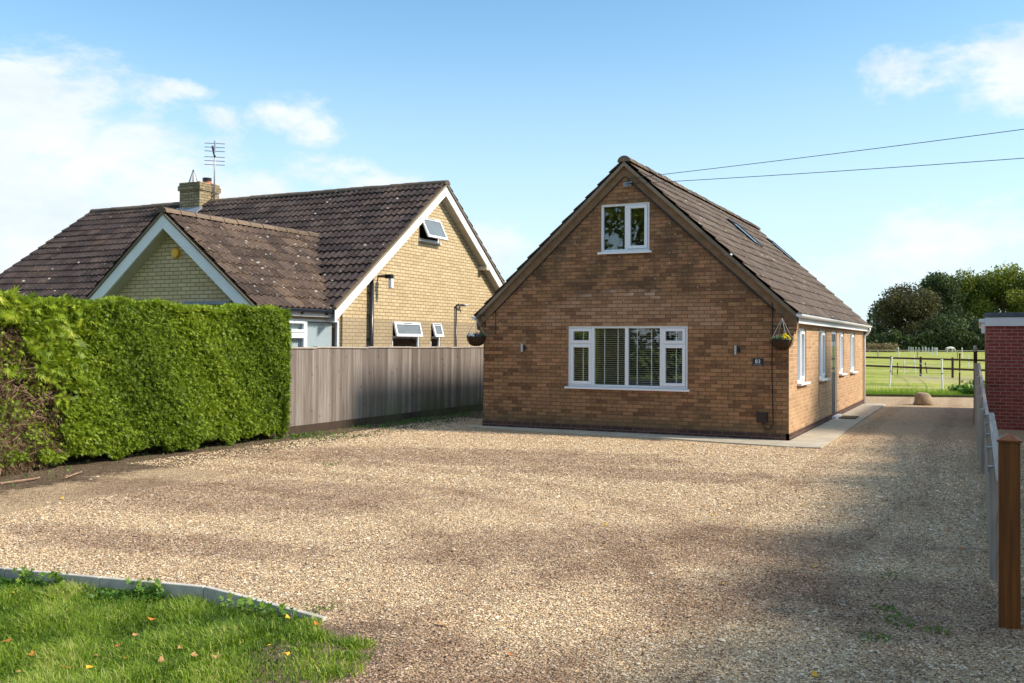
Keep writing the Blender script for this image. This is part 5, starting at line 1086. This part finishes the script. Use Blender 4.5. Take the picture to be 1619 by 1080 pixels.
T=[ # px centre, top y, half width px, dist, mat, label
 (1440,452,48,262,m_brown,'broad dark tree with bronze tinted leaves, leftmost of the large trees beyond the paddock',.55,13000),
 (1488,437,36,275,m_dgreen,'dark green tree behind the bronze tinted tree beyond the paddock',.6,10000),
 (1532,428,44,285,m_olive,'tall olive green tree rising above the red brick garage roof line',.65,13000),
 (1585,426,46,280,m_olive,'second tall olive green tree, partly hidden by the garage roof',.65,13000),
 (1640,432,42,270,m_olive,'yellow green tree at the right edge of the photo behind the garage',.6,9000),
 (1500,505,40,255,m_dgreen,'low dark green bush like tree behind the grazing white horse',.5,9000),
 (1551,512,38,258,m_dgreen,'low dark green tree just left of the garage gutter',.5,8000),
 (1402,478,24,270,m_dgreen,'small dark tree between the conifer and the bronze tinted tree',.45,5000)]
for i,(xx,yt,hw,ds,mt,lab,lf,n) in enumerate(T):
    x,y=tp(xx,ds); tree(x,y,th_(yt-3,ds),rp(hw,ds)*1.25,mt,lab,40+i,n=int(n*1.5),leaf=lf*1.3,nb=34,low=.02,loose=.12)
x,y=tp(1375,250); tree(x,y,th_(486,250),rp(17,250),m_dgreen,'dark pointed conifer peeping above the gutter end of the brown brick bungalow',71,n=5000,leaf=.6,nb=18,conic=True,name='conifer_tree',low=.02)
# dark understorey hedge closing the gaps near the ground
def hedge_row(x0p,x1p,ds,h,mat,name,label,seed,n,leaf,cat):
    rg=np.random.default_rng(seed); A=np.array(tp(x0p,ds)); B=np.array(tp(x1p,ds)); f=rg.random(n); P=A[None]+(B-A)[None]*f[:,None]; P=np.concatenate([P+rg.normal(size=(n,2))*.8,(h*rg.random(n)**.8*(.8+.2*np.sin(f*40)+.1*np.sin(f*130)))[:,None]],1)
    a=rg.normal(size=(n,3)); a[:,2]+=.8; a/=np.linalg.norm(a,axis=1)[:,None]; b=np.cross(a,rg.normal(size=(n,3))); b/=np.linalg.norm(b,axis=1)[:,None]; L=leaf*rg.uniform(.5,1.2,n)[:,None]
    V=np.concatenate([P-a*L*.5,P+b*L*.25,P+a*L*.5,P-b*L*.25]); i=np.arange(n); return tag(npmesh(name,V,np.stack([i,i+n,i+2*n,i+3*n],1),mat,None,np.clip(.4+rg.normal(size=n)*.2,0,1)),label,cat)
def across():
    n=9000; rg=np.random.default_rng(77); P=np.stack([rg.uniform(-45,12,n),-31+rg.normal(size=n)*.5,3.6*rg.random(n)],1); a=rg.normal(size=(n,3)); a/=np.linalg.norm(a,axis=1)[:,None]; b=np.cross(a,rg.normal(size=(n,3))); b/=np.linalg.norm(b,axis=1)[:,None]; L=.45
    V=np.concatenate([P-a*L*.5,P+b*L*.3,P+a*L*.5,P-b*L*.3]); i=np.arange(n); return tag(npmesh('roadside_hedge',V,np.stack([i,i+n,i+2*n,i+3*n],1),m_dgreen,None,np.clip(.4+rg.normal(size=n)*.2,0,1)),'dark mixed hedge on the far side of the road behind the viewpoint','hedge')
across()
def added_shade_hedge():  # added out of view to shade the drive edge and swallow the fence shadows
    n=60000; rg=np.random.default_rng(78); y=rg.uniform(-17,4.3,n); top=3.30+.10*np.sin(y*1.3)+.08*np.sin(y*3.1+1)+np.abs(rg.normal(size=n))*.22; P=np.stack([6.1+rg.normal(size=n)*.28,y,top*rg.random(n)**.8],1); a=rg.normal(size=(n,3)); a/=np.linalg.norm(a,axis=1)[:,None]; b=np.cross(a,rg.normal(size=(n,3))); b/=np.linalg.norm(b,axis=1)[:,None]; L=.15*rg.uniform(.6,1.3,n)[:,None]
    V=np.concatenate([P-a*L*.5,P+b*L*.3,P+a*L*.5,P-b*L*.3]); i=np.arange(n); return tag(npmesh('added_shade_hedge',V,np.stack([i,i+n,i+2*n,i+3*n],1),m_dgreen,None,np.clip(.5+rg.normal(size=n)*.2,0,1)),'unseen leafy hedge added beyond the low right fence to shade the drive','hedge')
added_shade_hedge()
hedge_row(1340,1700,250,5.5,m_dgreen,'boundary_hedge','long dark green hedge at the foot of the far trees',3,16000,.8,'hedge')
hedge_row(1350,1412,228,2.1,m_reed,'reed_hedge','low tan coloured hedge of dry reeds left of the far white posts',4,4500,.5,'hedge')
# trees across the road behind the viewer (seen mirrored in the windows)
for i,(x,y,h,r_) in enumerate([(-30,-46,12,6),(-21,-50,14,6.5),(-12,-46,11,5.5),(-4,-52,12.5,5.5),(-40,-50,13,7)]):
    tree(x,y,h,r_,m_olive,['round crowned olive tree across the road','tallest tree across the road','smaller tree across the road','right hand tree across the road','wide tree across the road'][i],90+i,n=5000,leaf=.55,nb=16,group='trees across the road',low=.05)
tree(14,7.5,13,3.8,m_olive,'garden tree behind the red brick garage, outside the right edge of the photo',122,n=9000,leaf=.30,nb=18,group='garden trees outside the right fence',low=.30)
# tall grass tufts at the near edge of the paddock and weeds on the gravel
rg=np.random.default_rng(31); n=26000; x=rg.uniform(-3,3.2,n); y=edgeY(x)+.06+rg.exponential(1.6,n); 
h=rg.uniform(.05,.14,n); th=rg.uniform(0,6.28,n); w_=.006; B0=np.stack([x,y,np.full(n,-.02)],1); S=np.stack([np.cos(th)*w_,np.sin(th)*w_,np.zeros(n)],1); Tp=B0+np.stack([rg.normal(size=n)*.03,rg.normal(size=n)*.03,h],1)
i=np.arange(n); tag(npmesh('paddock_edge_grass',np.concatenate([B0-S,B0+S,Tp]),np.stack([i,i+n,i+2*n],1),m_grassb,None,np.clip(.4+rg.normal(size=n)*.15,0,1)),'longer green grass along the near edge of the paddock','grass',kind='stuff')
pl=[(3.15,edgeY(3.1)+1.6,.5),(2.95,edgeY(2.9)+1.1,.25),(2.5,edgeY(2.5)+4.6,.18)]
P=np.concatenate([np.stack([rg.normal(a,.18,260),rg.normal(b,.18,260),rg.uniform(0,c,260)],1) for a,b,c in pl]); V,F,T_=fronds(P,np.tile([0,0,1.],(len(P),1)),.12,rg,.3+rg.normal(size=len(P))*.15,.3,4,.4)
tag(npmesh('nettle_clump',V,F,m_weed,None,T_),'dark green weeds growing at the paddock edge beside the gate','weeds',kind='stuff')
gw_=[gpix(1418,985),gpix(1400,965),gpix(1405,910),gpix(1480,1000),gpix(1390,1010),gpix(525,735),gpix(575,690),gpix(640,676),gpix(506,966)]
P=np.concatenate([np.stack([rg.normal(p.x,.06,40),rg.normal(p.y,.08,40),rg.uniform(0,.015,40)],1) for p in gw_]); V,F,T_=fronds(P,np.tile([0,0,1.],(len(P),1)),.026,rg,.5+rg.normal(size=len(P))*.2,.2,4,.35)
tag(npmesh('gravel_weeds',V,F,m_weed,None,T_),'tiny green weeds growing up through the gravel','weeds',kind='stuff')
